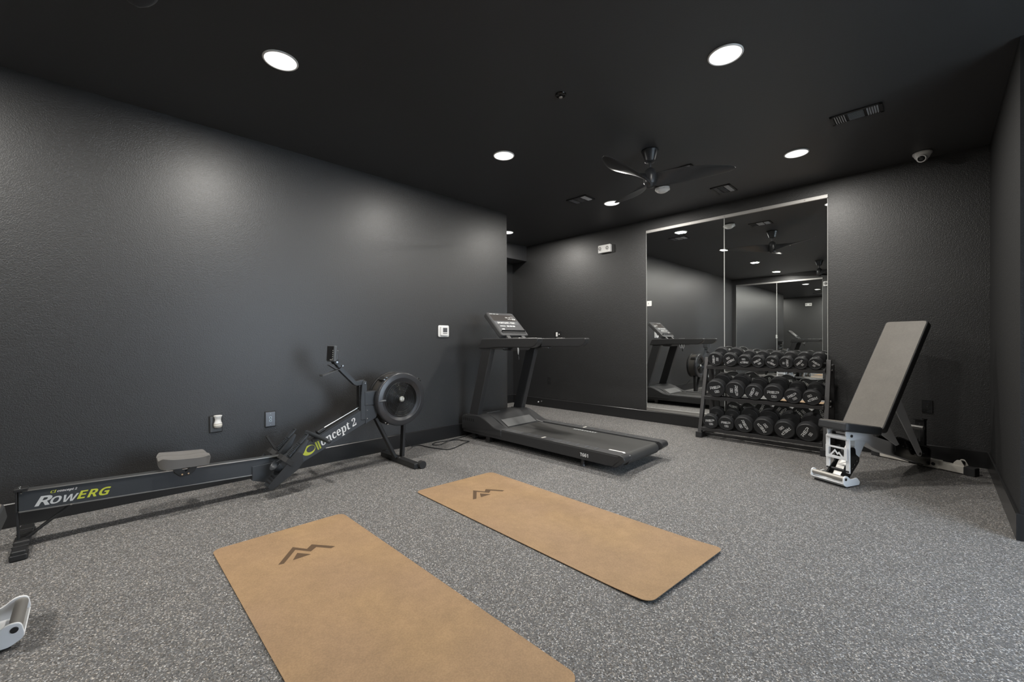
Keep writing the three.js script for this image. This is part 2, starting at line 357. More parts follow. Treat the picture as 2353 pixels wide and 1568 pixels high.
mirrorPanel(-1.80, -0.787, 0.165, 2.60, ZB, 1, 'right panel of the wall mirror, reflecting the fan');
mirrorChannel(-2.812, -0.785, 2.605, ZB, 1, 0.036, 'silver metal strip along the top of the wall mirror', -1);
mirrorChannel(-2.812, -0.785, 0.170, ZB, 1, 0.042, 'silver metal strip along the bottom of the wall mirror', 1);
mirrorPanel(-3.86, -2.89, 0.165, 2.60, ZR, -1, 'far mirror panel that shows only inside the reflection, left one');
mirrorPanel(-2.89, -1.925, 0.165, 2.60, ZR, -1, 'far mirror panel that shows only inside the reflection, right one');
mirrorChannel(-3.86, -1.922, 2.605, ZR, -1, 0.036, 'silver strip along the top of the far mirror in the reflection', -1);
mirrorChannel(-3.86, -1.922, 0.170, ZR, -1, 0.042, 'silver strip along the bottom of the far mirror in the reflection', 1);

// ---------------------------------------------------------------- wall fittings
// placed against a wall: local +Z points into the room
const ON_LEFT = Math.PI / 2, ON_BACK = 0, ON_REAR = Math.PI;
function outletFace(t, plateMat, slotMat, w = 0.073, h = 0.117) {
  part(t, 'cover_plate', box(w, h, 0.007, 0, 0, 0.0035, 0.003), plateMat);
  for (const s of [-1, 1]) {
    const sk = part(t, 'socket', plate(roundPts([[-0.017, -0.0135], [0.017, -0.0135], [0.017, 0.0135], [-0.017, 0.0135]], 0.009), 0.006, 0.009, 0.001).translate(0, s * 0.0195, 0), plateMat);
    part(sk, 'slot', [box(0.0022, 0.008, 0.001, -0.006, s * 0.0195 + 0.002, 0.0092, 0), box(0.0022, 0.008, 0.001, 0.006, s * 0.0195 + 0.002, 0.0092, 0), rod(V(0, s * 0.0195 - 0.007, 0.0086), V(0, s * 0.0195 - 0.007, 0.0097), 0.0024, 0.0024, 10)], slotMat);
  }
  part(t, 'screw', rod(V(0, 0, 0.006), V(0, 0, 0.0085), 0.003, 0.002, 10), M.steel);
}
{
  const t = thing('wall_outlet', 'grey metal wall outlet with a white plug-in air freshener, above the rower seat', 'outlet', [XL, 0.478, -0.682], ON_LEFT);
  part(t, 'gasket', box(0.086, 0.132, 0.012, 0, 0, 0.004, 0.003), M.blackMatte);
  const s = new THREE.Group(); s.name = 'faceplate'; s.position.z = 0.008; t.add(s);
  outletFace(s, M.graphiteLight, M.blackMatte, 0.074, 0.12);
  const a = thing('air_freshener', 'white plug-in air freshener stuck in the left wall outlet', 'air freshener', [XL, 0.478, -0.690], ON_LEFT);
  part(a, 'body', lathe([[0, 0.100], [0.026, 0.100], [0.028, 0.097], [0.021, 0.080], [0.019, 0.066], [0.022, 0.05], [0.027, 0.040], [0.027, 0.036], [0, 0.036]], 28).translate(0, -0.03, 0.040), M.whitePlastic);
  part(a, 'bottle', lathe([[0, 0.036], [0.0265, 0.036], [0.028, 0.026], [0.026, 0.012], [0.018, 0.004], [0, 0.004]], 28).translate(0, -0.03, 0.040), M.cream);
  part(a, 'plug', box(0.03, 0.03, 0.022, 0, 0.019, 0.022, 0.004), M.whitePlastic);
}
{
  const t = thing('data_outlet', 'grey metal wall plate with two small data jacks', 'wall plate', [XL, 0.466, -1.062], ON_LEFT);
  part(t, 'gasket', box(0.084, 0.134, 0.010, 0, 0, 0.003, 0.003), M.blackMatte);
  part(t, 'cover_plate', box(0.074, 0.12, 0.006, 0, 0, 0.010, 0.0025), mat([0.16, 0.165, 0.175], 0.35, 0.7));
  for (const s of [-1, 1]) {
    const j = part(t, 'jack', box(0.018, 0.017, 0.004, 0, s * 0.0125, 0.0135, 0.001), mat([0.45, 0.55, 0.62], 0.4));
    part(j, 'port', box(0.010, 0.009, 0.001, 0, s * 0.0125, 0.0156, 0), M.blackMatte);
  }
  for (const s of [-1, 1]) part(t, 'screw', rod(V(0, s * 0.046, 0.012), V(0, s * 0.046, 0.0145), 0.003, 0.002, 10), M.steel);
}
{
  const t = thing('thermostat', 'white square thermostat on the left wall beside the treadmill', 'thermostat', [XL, 1.228, -2.836], ON_LEFT);
  part(t, 'back_plate', plate(roundPts([[-0.073, -0.066], [0.073, -0.066], [0.073, 0.066], [-0.073, 0.066]], 0.018), 0, 0.010, 0.003), M.whitePlastic);
  part(t, 'body', plate(roundPts([[-0.052, -0.050], [0.052, -0.050], [0.052, 0.050], [-0.052, 0.050]], 0.010), 0.008, 0.031, 0.003), M.whitePlastic);
  part(t, 'screen', box(0.058, 0.050, 0.001, 0.004, 0.012, 0.0313, 0), mat([0.10, 0.10, 0.105], 0.25), 'dark grey display');
  part(t, 'button_bar', box(0.058, 0.010, 0.002, 0.004, -0.026, 0.0312, 0.0005), M.greyPlastic);
}
{
  const t = thing('emergency_light', 'white emergency light box on the back wall left of the mirror', 'emergency light', [-3.46, 2.475, ZB], ON_BACK);
  part(t, 'housing', plate(roundPts([[-0.105, -0.058], [0.105, -0.058], [0.105, 0.058], [-0.105, 0.058]], 0.014), 0, 0.05, 0.008), M.whitePlastic);
  for (const s of [-1, 1]) {
    const l = part(t, 'lamp_head', lathe([[0, 0.014], [0.026, 0.013], [0.032, 0.006], [0.034, 0]], 32).rotateX(Math.PI / 2).translate(s * 0.062, 0.004, 0.049), M.whitePlastic);
    part(l, 'reflector', lathe([[0.010, 0.0002], [0.024, 0.0002], [0.024, 0.0012], [0.010, 0.0012]], 28).rotateX(Math.PI / 2).translate(s * 0.062, 0.004, 0.0625), M.greyPlastic);
  }
  const e = thing('emergency_light', 'white emergency light box beside the far mirror inside the reflection', 'emergency light', [-1.80, 2.46, ZR], ON_REAR);
  part(e, 'housing', plate(roundPts([[-0.105, -0.058], [0.105, -0.058], [0.105, 0.058], [-0.105, 0.058]], 0.014), 0, 0.05, 0.008), M.whitePlastic);
  for (const s of [-1, 1]) part(e, 'lamp_head', lathe([[0, 0.014], [0.026, 0.013], [0.032, 0.006], [0.034, 0]], 24).rotateX(Math.PI / 2).translate(s * 0.062, 0.004, 0.049), M.greyPlastic);
}
{
  const t = thing('light_switch', 'black switch plate with a white rocker on the back wall, above the treadmill handle', 'light switch', [-4.367, 1.215, ZB], ON_BACK);
  part(t, 'cover_plate', box(0.145, 0.120, 0.007, 0, 0, 0.0035, 0.003), M.black);
  part(t, 'rocker', box(0.036, 0.070, 0.008, -0.026, 0.004, 0.009, 0.003), M.whitePlastic, 'white rocker');
  part(t, 'sensor', lathe([[0, 0.007], [0.009, 0.005], [0.011, 0]], 20).rotateX(Math.PI / 2).translate(0.022, 0.004, 0.0065), M.whitePlastic);
  const o = thing('wall_outlet', 'small black outlet low on the back wall behind the treadmill', 'outlet', [-4.567, 0.45, ZB], ON_BACK);
  outletFace(o, M.black, M.blackMatte);
  const r = thing('wall_outlet', 'black outlet low on the back wall behind the incline bench', 'outlet', [-0.053, 0.493, ZB], ON_BACK);
  outletFace(r, M.blackGloss, M.blackMatte);
}
{
  const t = thing('door_stop', 'small chrome door stop on the back baseboard', 'door stop', [-4.73, 0.085, ZB + 0.016], ON_BACK);
  part(t, 'rod', rod(V(0, 0, 0), V(0, 0, 0.07), 0.0055), M.chrome);
  part(t, 'flange', rod(V(0, 0, 0), V(0, 0, 0.008), 0.014, 0.011), M.chrome);
  part(t, 'bumper', rod(V(0, 0, 0.066), V(0, 0, 0.082), 0.010, 0.010), M.whitePlastic);
}
{
  const t = thing('sticker', 'small white sticker at the left edge of the wall mirror', 'sticker', [-2.770, 1.619, ZB + 0.0052]);
  part(t, 'label_sheet', plate(roundPts([[-0.0349, -0.0351], [0.0349, -0.0351], [0.0349, 0.0351], [-0.0349, 0.0351]], 0.008), 0, 0.0012, 0.0003), M.whitePlastic);
  part(t, 'printed_mark', box(0.006, 0.022, 0.0004, -0.012, 0, 0.0014, 0), M.blackMatte);
}
// ---------------------------------------------------------------- yoga mats
const LOGO = [[0, 0.010], [0.112, 0.155], [0.159, 0.080], [0.196, 0.115], [0.279, 0.003], [0.253, -0.004], [0.202, 0.066], [0.164, 0.036], [0.112, 0.113], [0.024, 0.002]];
const LOGO_TRI = [[0.066, 0.006], [0.108, 0.071], [0.155, 0.006]];
function yogaMat(name, label, corners, lift) {
  // corners: far-left, far-right, near-right, near-left as [x, z]; u along the length from the logo end, v across
  const t = thing(name, label, 'yoga mat', [corners[0][0], 0, corners[0][1]], 0, 'cork yoga mats on the floor');
  const o = corners[0], U = V(corners[3][0] - o[0], 0, corners[3][1] - o[1]), W = V(corners[1][0] - o[0], 0, corners[1][1] - o[1]);
  const L = U.length(), B = W.length(); U.normalize(); W.normalize();
  const rise = (u, v) => lift ? lift(u / L, v / B) : 0;
  const layer = (y0, y1, inset) => {
    const s = roundPts([[inset, inset], [L - inset, inset], [L - inset, B - inset], [inset, B - inset]], 0.045, 8);
    const nu = 60, nv = 22, top = [], idx = [];
    // inside grid clipped to the rounded rectangle by pulling the outer ring onto the outline
    const rr = 0.045, put = (u, v) => {
      let a = inset + u * (L - 2 * inset), b = inset + v * (B - 2 * inset);
      const cx = Math.min(Math.max(a, inset + rr), L - inset - rr), cy = Math.min(Math.max(b, inset + rr), B - inset - rr), dx = a - cx, dy = b - cy;
      if (dx && dy) { const m = Math.max(Math.abs(dx), Math.abs(dy)), h = Math.hypot(dx, dy); a = cx + dx * m / h; b = cy + dy * m / h; }
      return [a, b];
    };
    const gu = [], gv = [];
    const axis = (n, len) => { const e = [0, 0.25, 0.5, 0.75, 1].map((q) => q * rr / len), mid = Array.from({ length: n }, (_, i) => rr / len + (1 - 2 * rr / len) * (i + 1) / (n + 1)); return [...e, ...mid, ...e.map((q) => 1 - q).reverse()]; };
    const au = axis(nu, L - 2 * inset), av = axis(nv, B - 2 * inset);
    const uv = [], pos = [];
    for (const y of [y1, y0]) for (const u of au) for (const v of av) { const [a, b] = put(u, v); const p = U.clone().multiplyScalar(a).addScaledVector(W, b); pos.push(p.x, y + rise(a, b), p.z); uv.push(a, b); }
    const n = av.length, S = au.length * n;
    const flip = U.clone().cross(W).y < 0;
    const tri = (a, b, c) => flip ? idx.push(a, c, b) : idx.push(a, b, c);
    for (let i = 0; i < au.length - 1; i++) for (let j = 0; j < n - 1; j++) { const k = i * n + j; tri(k, k + n, k + 1); tri(k + 1, k + n, k + n + 1); tri(S + k, S + k + 1, S + k + n); tri(S + k + 1, S + k + n + 1, S + k + n); }
    const ring = []; for (let i = 0; i < au.length; i++) ring.push(i * n); for (let j = 1; j < n; j++) ring.push((au.length - 1) * n + j); for (let i = au.length - 2; i >= 0; i--) ring.push(i * n + n - 1); for (let j = n - 2; j > 0; j--) ring.push(j);
    ring.forEach((a, i) => { const b = ring[(i + 1) % ring.length]; tri(a, S + a, b); tri(b, S + a, S + b); });
    const g = new THREE.BufferGeometry(); g.setAttribute('position', new THREE.Float32BufferAttribute(pos, 3)); g.setAttribute('uv', new THREE.Float32BufferAttribute(uv, 2)); g.setIndex(idx);
    return toCreasedNormals(g, 0.6);
  };
  part(t, 'rubber_base', layer(0.0005, 0.0042, 0.0015), M.rubber, 'black rubber underside');
  part(t, 'cork_top', layer(0.0042, 0.0068, 0), M.cork, 'tan cork top');
  const ink = [LOGO, LOGO_TRI].map((poly) => {
    const g = new THREE.ShapeGeometry(shape(poly)), p = g.attributes.position;
    for (let i = 0; i < p.count; i++) { const q = U.clone().multiplyScalar(0.42 - p.getY(i)).addScaledVector(W, 0.205 + p.getX(i)); p.setXYZ(i, q.x, 0.0071, q.z); }
    g.computeVertexNormals(); return g;
  });
  part(t, 'mountain_logo', ink, M.corkInk, 'dark brown printed mountain mark');
}
yogaMat('yoga_mat', 'tan cork yoga mat in the foreground, cut by the bottom edge', [[-2.712, -0.447], [-2.704, -1.142], [-0.822, -1.138], [-0.830, -0.436]], null);
yogaMat('yoga_mat', 'tan cork yoga mat lying in the middle, in front of the treadmill', [[-2.706, -1.686], [-2.652, -2.390], [-0.800, -2.335], [-0.840, -1.645]], (u, v) => 0.010 * Math.max(0, (u - 0.86) / 0.14) ** 2);

// ---------------------------------------------------------------- rowing machine (local x towards the flywheel, z towards the room)
{
  const t = thing('rowing_machine', 'long black rowing machine with round flywheel along the left wall', 'rowing machine', [-3.50, 0, 0.285], Math.PI / 2);
  const ry = (s) => 0.318 - 0.0445 * s;                 // top of the rail
  const RL = 1.30;
  const sideProfile = (d0, d1, z0, z1, s0 = 0, s1 = RL) => plate([[s0, ry(s0) - d1], [s1, ry(s1) - d1], [s1, ry(s1) - d0], [s0, ry(s0) - d0]], z0, z1, 0.0015);
  part(t, 'rail', [sideProfile(0.006, 0.112, -0.022, 0.022, 0.004)], M.graphite, 'dark grey rail beam');
  part(t, 'rail_track', sideProfile(0, 0.007, -0.028, 0.028, 0.02), M.steel, 'bright steel seat track');
  part(t, 'rail_lip', sideProfile(0.112, 0.119, -0.027, 0.027, 0.004), mat([0.28, 0.28, 0.275], 0.38, 0.8));
  const cap = part(t, 'end_cap', [box(0.052, 0.018, 0.062, 0.012, ry(0) + 0.002, 0, 0.004), box(0.008, 0.115, 0.054, -0.004, ry(0) - 0.056, 0, 0.002)], M.black);
  for (const [a, b] of [[0.006, -0.016], [0.006, 0.014]]) part(cap, 'bolt', rod(V(a, ry(0) + 0.010, b), V(a, ry(0) + 0.0155, b), 0.007, 0.005, 12), M.chrome);
  part(cap, 'bolt', rod(V(0.014, ry(0) - 0.014, 0.022), V(0.014, ry(0) - 0.014, 0.030), 0.006, 0.004, 12), M.chrome);
  // rear leg
  part(t, 'rear_leg', [beam(V(-0.002, ry(0) - 0.11, 0), V(0.002, 0.05, 0), 0.040, 0.010, 0.002, V(1, 0, 0))], M.black);
  part(t, 'rear_brace', beam(V(0.20, ry(0.2) - 0.121, 0), V(0.03, 0.052, 0), 0.034, 0.012, 0.003), M.black);
  part(t, 'bolt', rod(V(0.20, ry(0.2) - 0.113, 0.02), V(0.20, ry(0.2) - 0.113, 0.034), 0.006, 0.005, 12), M.chrome);
  const rf = part(t, 'rear_foot', [box(0.056, 0.030, 0.46, 0.016, 0.036, -0.030, 0.008), box(0.066, 0.032, 0.075, 0.016, 0.0165, 0.165, 0.008), box(0.066, 0.032, 0.075, 0.016, 0.0165, -0.225, 0.008), box(0.062, 0.036, 0.10, 0.016, 0.036, 0, 0.008)], M.black);
  for (const z of [0.13, 0.07, -0.08, -0.16]) part(rf, 'tread_rib', box(0.060, 0.006, 0.014, 0.016, 0.052, z, 0.002), M.rubber);
  // lettering on the rail
  const onRail = (g, s, up, z = 0.0222) => g.rotateZ(-Math.atan(0.0445)).translate(s, ry(s) - up, z);
  const fit = (g, w, h) => { g.computeBoundingBox(); const b = g.boundingBox; return g.translate(-b.min.x, -b.min.y, 0).scale(w / (b.max.x - b.min.x), h / (b.max.y - b.min.y), 1); };
  part(t, 'lettering', onRail(fit(text('R', 0.05, 0.0006, { shear: 0.30 }), 0.066, 0.052), 0.060, 0.098), M.inkSilver);
  part(t, 'lettering', onRail(fit(text('OW', 0.05, 0.0006, { shear: 0.30 }), 0.112, 0.040), 0.118, 0.0975), M.inkSilver);
  part(t, 'lettering', onRail(fit(text('ERG', 0.05, 0.0006, { shear: 0.30 }), 0.142, 0.046), 0.222, 0.093), M.inkLime);
  part(t, 'lettering', onRail(fit(text('concept 2', 0.05, 0.0006, { font: fonts.serif, shear: 0.28 }), 0.078, 0.0155), 0.146, 0.039), M.inkWhite);
  part(t, 'lettering', onRail(fit(text('CI', 0.05, 0.0006, { font: fonts.serif, shear: 0.28 }), 0.024, 0.015), 0.120, 0.037), M.inkLime);
  // seat
  {
    const s0 = 0.578, s1 = 0.852, nu = 18, nv = 26, pos = [], idx = [], S = (nu + 1) * (nv + 1);
    const P = (u, v, low) => {
      const a = u * 2 - 1, b = v * 2 - 1, k = Math.pow(Math.abs(a), 4) + Math.pow(Math.abs(b), 4), r = k > 1e-6 ? Math.min(1, 1 / Math.pow(Math.max(k, 1e-6), 0.25)) : 1;
      const m = Math.max(Math.abs(a), Math.abs(b)), f = m > 0 ? 1 - (1 - r) * m * m : 1, aa = a * f, bb = b * f;
      const edge = Math.pow(Math.max(Math.abs(aa), Math.abs(bb)), 8);
      const y = low ? 0.314 + 0.004 * edge : 0.388 - 0.016 * Math.exp(-((Math.abs(bb) - 0.42) ** 2) * 9) - 0.012 * edge - 0.010 * Math.exp(-(aa ** 2) * 3) * (1 - bb * bb) + 0.006 * aa * -1;
      const w = low ? 0.95 : 1;
      return [(s0 + s1) / 2 + aa * w * (s1 - s0) / 2, y - 0.03 * ((aa + 1) / 2) * 0.35, bb * w * 0.135];
    };
    for (const low of [0, 1]) for (let i = 0; i <= nu; i++) for (let j = 0; j <= nv; j++) pos.push(...P(i / nu, j / nv, low));
    for (let i = 0; i < nu; i++) for (let j = 0; j < nv; j++) { const k = i * (nv + 1) + j; idx.push(k, k + 1, k + nv + 1, k + 1, k + nv + 2, k + nv + 1, S + k, S + k + nv + 1, S + k + 1, S + k + 1, S + k + nv + 1, S + k + nv + 2); }
    const ring = []; for (let i = 0; i <= nu; i++) ring.push(i * (nv + 1)); for (let j = 1; j <= nv; j++) ring.push(nu * (nv + 1) + j); for (let i = nu - 1; i >= 0; i--) ring.push(i * (nv + 1) + nv); for (let j = nv - 1; j > 0; j--) ring.push(j);
    ring.forEach((a, i) => { const b = ring[(i + 1) % ring.length]; idx.push(a, b, S + a, b, S + b, S + a); });
    const g = new THREE.BufferGeometry(); g.setAttribute('position', new THREE.Float32BufferAttribute(pos, 3)); g.setIndex(idx);
    const seat = part(t, 'seat', toCreasedNormals(g, 0.9), M.seat, 'moulded grey seat');
    part(seat, 'seat_tray', box(0.20, 0.010, 0.15, 0.715, 0.307, 0, 0.003), M.whitePlastic);
    const car = [];
    for (const z of [-0.034, 0.034]) {
      car.push(plate([[0.645, 0.304], [0.79, 0.300], [0.765, 0.262], [0.735, 0.240], [0.695, 0.240], [0.668, 0.264]], z - 0.003, z + 0.003, 0.001, [[[0.69, 0.294], [0.745, 0.292], [0.718, 0.266]]]));
    }
    const c = part(t, 'seat_carriage', car, M.black);
    for (const s of [0.70, 0.733]) for (const z of [-0.034, 0.034]) part(c, 'bolt', rod(V(s, 0.253, z - 0.007), V(s, 0.253, z + 0.007), 0.005, 0.005, 10), M.chrome);
    for (const s of [0.665, 0.77]) part(c, 'roller', rod(V(s, ry(s) + 0.009, -0.03), V(s, ry(s) + 0.009, 0.03), 0.009), M.rubber);
  }
  // main frame: inclined beam, post and flywheel bracket
  const fb = (s) => 0.183 + 0.462 * (s - 1.464), ft = (s) => fb(s) + 0.130;
  part(t, 'main_frame', plate([[1.10, 0.115], [1.20, fb(1.20) + 0.015], [1.30, fb(1.30)], [2.05, fb(2.05)], [2.05, ft(2.05)], [1.965, ft(1.965)], [1.925, ft(1.925)], [1.26, ft(1.26)], [1.10, 0.215]], -0.030, 0.030, 0.003), M.graphite, 'dark grey inclined beam');
  part(t, 'frame_channel', plate([[1.40, ft(1.40)], [1.93, ft(1.93)], [1.93, ft(1.93) + 0.016], [1.40, ft(1.40) + 0.010]], -0.024, 0.024, 0.002), M.black);
  part(t, 'chain', rod(V(1.60, ft(1.60) + 0.032, 0), V(1.93, ft(1.93) + 0.030, 0), 0.0055, 0.0055, 10), M.chrome, 'bright steel chain');
  {
    const place = (g, s, d) => g.rotateZ(Math.atan(0.462)).translate(s, fb(s) + d, 0.0302);
    part(t, 'lettering', place(text('oncept 2', 0.064, 0.0006, { font: fonts.serif, shear: 0.24, wide: 0.86 }), 1.585, 0.036), M.inkWhite);
    const dot = plate(circlePts(0, 0, 0.046, 36), 0, 0.0006, 0, [circlePts(0.014, 0.002, 0.030, 28).reverse()]).scale(1.12, 0.80, 1);
    part(t, 'lettering', [place(dot, 1.490, 0.068), place(plate([[0, -0.034], [0.010, -0.034], [0.016, 0.034], [0.003, 0.034]], 0, 0.0006, 0), 1.545, 0.062), place(plate([[0.015, -0.034], [0.027, -0.034], [0.032, 0.034], [0.021, 0.034]], 0, 0.0006, 0), 1.547, 0.062)], M.inkLime);
  }
  const post = part(t, 'post', [plate(roundPts([[1.915, 0.44], [1.965, 0.44], [1.972, 0.62], [1.972, 0.775, 0.022], [1.932, 0.775, 0.022], [1.915, 0.60]], 0.004), -0.034, 0.034, 0.004)], M.graphite);
  part(post, 'post_cover', box(0.012, 0.30, 0.055, 1.910, 0.585, 0, 0.004), M.blackGloss);
  part(post, 'bolt', rod(V(1.952, 0.755, 0.03), V(1.952, 0.755, 0.039), 0.008, 0.006, 14), M.chrome);
  const br = part(t, 'flywheel_bracket', [plate([[1.95, 0.68], [2.06, 0.68], [2.06, 0.56], [1.95, 0.56]], -0.038, 0.038, 0.003), plate([[1.955, 0.405], [2.05, 0.445], [2.11, 0.56], [1.955, 0.56]], -0.036, 0.036, 0.003)], M.graphite);
  for (const [a, b] of [[1.968, 0.665], [1.968, 0.575], [1.968, 0.52], [1.968, 0.45]]) part(br, 'bolt', rod(V(a, b, 0.034), V(a, b, 0.042), 0.0055, 0.004, 10), M.chrome);
  // monitor arm and monitor
  part(t, 'monitor_arm', [plate(roundPts([[1.975, 0.765], [1.94, 0.785], [1.885, 0.772], [1.755, 0.905], [1.732, 0.882], [1.862, 0.748], [1.885, 0.735], [1.94, 0.742]], 0.012), -0.022, 0.022, 0.003), plate(roundPts([[1.752, 0.925], [1.725, 0.958], [1.700, 0.938], [1.735, 0.892]], 0.006), -0.026, 0.026, 0.003)], M.graphite);
  part(t, 'pivot_knob', rod(V(1.712, 0.945, -0.034), V(1.712, 0.945, 0.034), 0.020, 0.020, 24), M.black);
  part(t, 'bolt', rod(V(1.712, 0.945, 0.034), V(1.712, 0.945, 0.042), 0.010, 0.008, 16), M.chrome);
  part(t, 'bolt', rod(V(1.762, 0.912, 0.022), V(1.762, 0.912, 0.034), 0.009, 0.007, 16), M.chrome);
  {
    const m = new THREE.Group(); m.name = 'monitor'; m.position.set(1.685, 1.015, 0.0); m.rotation.z = -0.06; t.add(m);
    part(m, 'housing', [box(0.026, 0.132, 0.150, 0.0, 0, 0, 0.008), box(0.032, 0.085, 0.085, 0.026, -0.012, 0, 0.008)], M.graphiteLight);
    part(m, 'screen', box(0.002, 0.118, 0.134, -0.0133, 0.002, 0, 0.0008), M.blackGloss);
    const bt = []; for (let i = 0; i < 5; i++) bt.push(rod(V(-0.0150, 0.026 - i * 0.0165, 0.055), V(-0.0138, 0.026 - i * 0.0165, 0.055), 0.0038, 0.0038, 10)); for (let i = 0; i < 3; i++) bt.push(rod(V(-0.0150, -0.050, 0.052 - i * 0.022), V(-0.0138, -0.050, 0.052 - i * 0.022), 0.0042, 0.0042, 10));
    part(m, 'buttons', bt, M.whitePlastic);
  }
  part(t, 'device_cradle', [beam(V(1.735, 0.885, 0.0), V(1.60, 0.835, 0.0), 0.06, 0.004, 0.001, V(0, 1, 0)), beam(V(1.655, 0.925, 0), V(1.715, 0.885, 0), 0.05, 0.006, 0.002, V(0, 1, 0)), box(0.005, 0.014, 0.07, 1.60, 0.842, 0, 0.002)], M.graphiteLight);
  // flywheel
  {
    const fc = V(2.272, 0.592, 0), f = new THREE.Group(); f.name = 'flywheel'; f.position.copy(fc); t.add(f);
    const ax = (g) => g.rotateX(Math.PI / 2);
    part(f, 'perforated_band', ax(lathe([[0.226, -0.075], [0.226, 0.062]], 80)), mat([0.075, 0.07, 0.064], 0.6, 0.4));
    part(f, 'front_shell', ax(lathe([[0.222, 0.050], [0.238, 0.052], [0.241, 0.058], [0.241, 0.082], [0.237, 0.093], [0.229, 0.099], [0.194, 0.104], [0.189, 0.103], [0.183, 0.096], [0.160, 0.087], [0.155, 0.085]], 96)), mat([0.035, 0.036, 0.039], 0.3));
    part(f, 'rear_shell', ax(lathe([[0.0, -0.115], [0.18, -0.112], [0.228, -0.102], [0.240, -0.090], [0.241, -0.066], [0.236, -0.060], [0.222, -0.060]], 80)), M.black);
    part(f, 'inner_disc', ax(lathe([[0, 0.060], [0.20, 0.060]], 64)), M.blackMatte);
    const rings = []; for (let i = 0; i < 11; i++) rings.push(new THREE.TorusGeometry(0.032 + i * 0.0118, 0.0028, 6, 64).translate(0, 0, 0.092));
    part(f, 'grille_rings', rings, M.blackGloss);
    part(f, 'grille_rim', new THREE.TorusGeometry(0.157, 0.0035, 8, 80).translate(0, 0, 0.089), M.gunmetal);
    for (let i = 0; i < 4; i++) { const a = 0.15 + i * Math.PI / 2 + 0.95; part(f, 'grille_spoke', beam(V(0.02 * Math.cos(a), 0.02 * Math.sin(a), 0.094), V(0.157 * Math.cos(a), 0.157 * Math.sin(a), 0.094), 0.0024, 0.003, 0.0008), M.gunmetal); }
    const hub = part(f, 'hub', ax(lathe([[0, 0.104], [0.020, 0.104], [0.025, 0.099], [0.026, 0.086]], 32)), mat([0.32, 0.32, 0.29], 0.4, 0.4));
    part(hub, 'mark', centred(text('C2', 0.020, 0.0008, { font: fonts.serif, shear: 0.2 })).translate(0, 0, 0.1042), M.inkWhite);
    part(f, 'damper_lever', orient(lathe([[0.0, -0.038], [0.006, -0.02], [0.010, 0.01], [0.008, 0.03], [0.0, 0.038]], 16).rotateX(Math.PI / 2), V(-0.235, 0, 0.106), V(-0.157, 0.004, 0.106)), M.graphiteLight);
    for (const a of [2.25, 0.72, -2.2]) { const c = part(f, 'clip', orient(box(0.045, 0.016, 0.10, 0, 0, 0, 0.004), V(0.244 * Math.cos(a), 0.244 * Math.sin(a), -0.03), V(0.244 * Math.cos(a), 0.244 * Math.sin(a), 0.075), V(Math.cos(a), Math.sin(a), 0)), M.black); part(c, 'bolt', [rod(V(0.244 * Math.cos(a + 0.05), 0.244 * Math.sin(a + 0.05), 0.07), V(0.25 * Math.cos(a + 0.05), 0.25 * Math.sin(a + 0.05), 0.09), 0.007, 0.006, 10), rod(V(0.244 * Math.cos(a - 0.06), 0.244 * Math.sin(a - 0.06), 0.07), V(0.25 * Math.cos(a - 0.06), 0.25 * Math.sin(a - 0.06), 0.09), 0.007, 0.006, 10)], M.chrome); }
  }
  // front legs and foot bar
  part(t, 'front_leg', beam(V(2.06, 0.44, 0), V(2.255, 0.05, 0), 0.05, 0.026, 0.004), M.black);
  part(t, 'front_leg', beam(V(2.345, 0.42, 0), V(2.325, 0.05, 0), 0.05, 0.026, 0.004), M.black);
  part(t, 'front_foot', [box(0.062, 0.046, 0.60, 2.292, 0.026, 0.012, 0.006)], M.black);
  for (const z of [-0.295, 0.322]) part(t, 'caster', [rod(V(2.330, 0.034, z - 0.022), V(2.330, 0.034, z + 0.022), 0.033, 0.033, 28), plate(roundPts([[2.29, 0.01], [2.34, 0.012], [2.352, 0.04], [2.33, 0.056], [2.29, 0.05]], 0.01), z - 0.028, z - 0.022, 0.001)], M.rubber);
  for (const z of [-0.020, 0.020]) part(t, 'bolt', rod(V(2.29, 0.048, z), V(2.29, 0.053, z), 0.007, 0.005, 10), M.chrome);
  // footrests
  for (const side of [1, -1]) {
    const f = new THREE.Group(); f.name = 'footrest'; f.position.set(1.200, 0.128, side * 0.135); f.rotation.z = 0.83; t.add(f);
    part(f, 'foot_plate', [plate(roundPts([[-0.060, -0.022], [0.25, -0.040], [0.34, -0.010], [0.34, 0.010], [-0.060, 0.0]], 0.010), -0.060, 0.060, 0.006)], M.graphite);
    part(f, 'side_wall', plate(roundPts([[-0.062, -0.028], [0.05, -0.058], [0.14, -0.082], [0.195, -0.080], [0.245, -0.030], [0.24, 0.006], [-0.058, 0.014]], 0.012), side * 0.062 - 0.004, side * 0.062 + 0.004, 0.002), M.black);
    part(f, 'heel_cup', new THREE.LatheGeometry([[0.050, 0.0], [0.053, 0.030], [0.062, 0.046], [0.064, 0.050], [0.060, 0.050], [0.049, 0.030], [0.046, 0.0]].map((p) => new THREE.Vector2(p[0], p[1])), 36, Math.PI * 0.88, Math.PI * 1.24).scale(0.80, 1, 1).translate(0.092, 0.004, 0), M.graphite);
    for (let i = 0; i < 3; i++) part(f, 'sole_ridge', box(0.010, 0.006, 0.10, -0.03 + i * 0.022, 0.003, 0, 0.002), M.black);
    const ribs = []; for (let i = 0; i < 9; i++) ribs.push(rod(V(0.185 + i * 0.0115, 0.016, -0.028), V(0.185 + i * 0.0115, 0.016, 0.028), 0.0062, 0.0062, 10));
    part(f, 'flex_ribs', ribs, M.graphite);
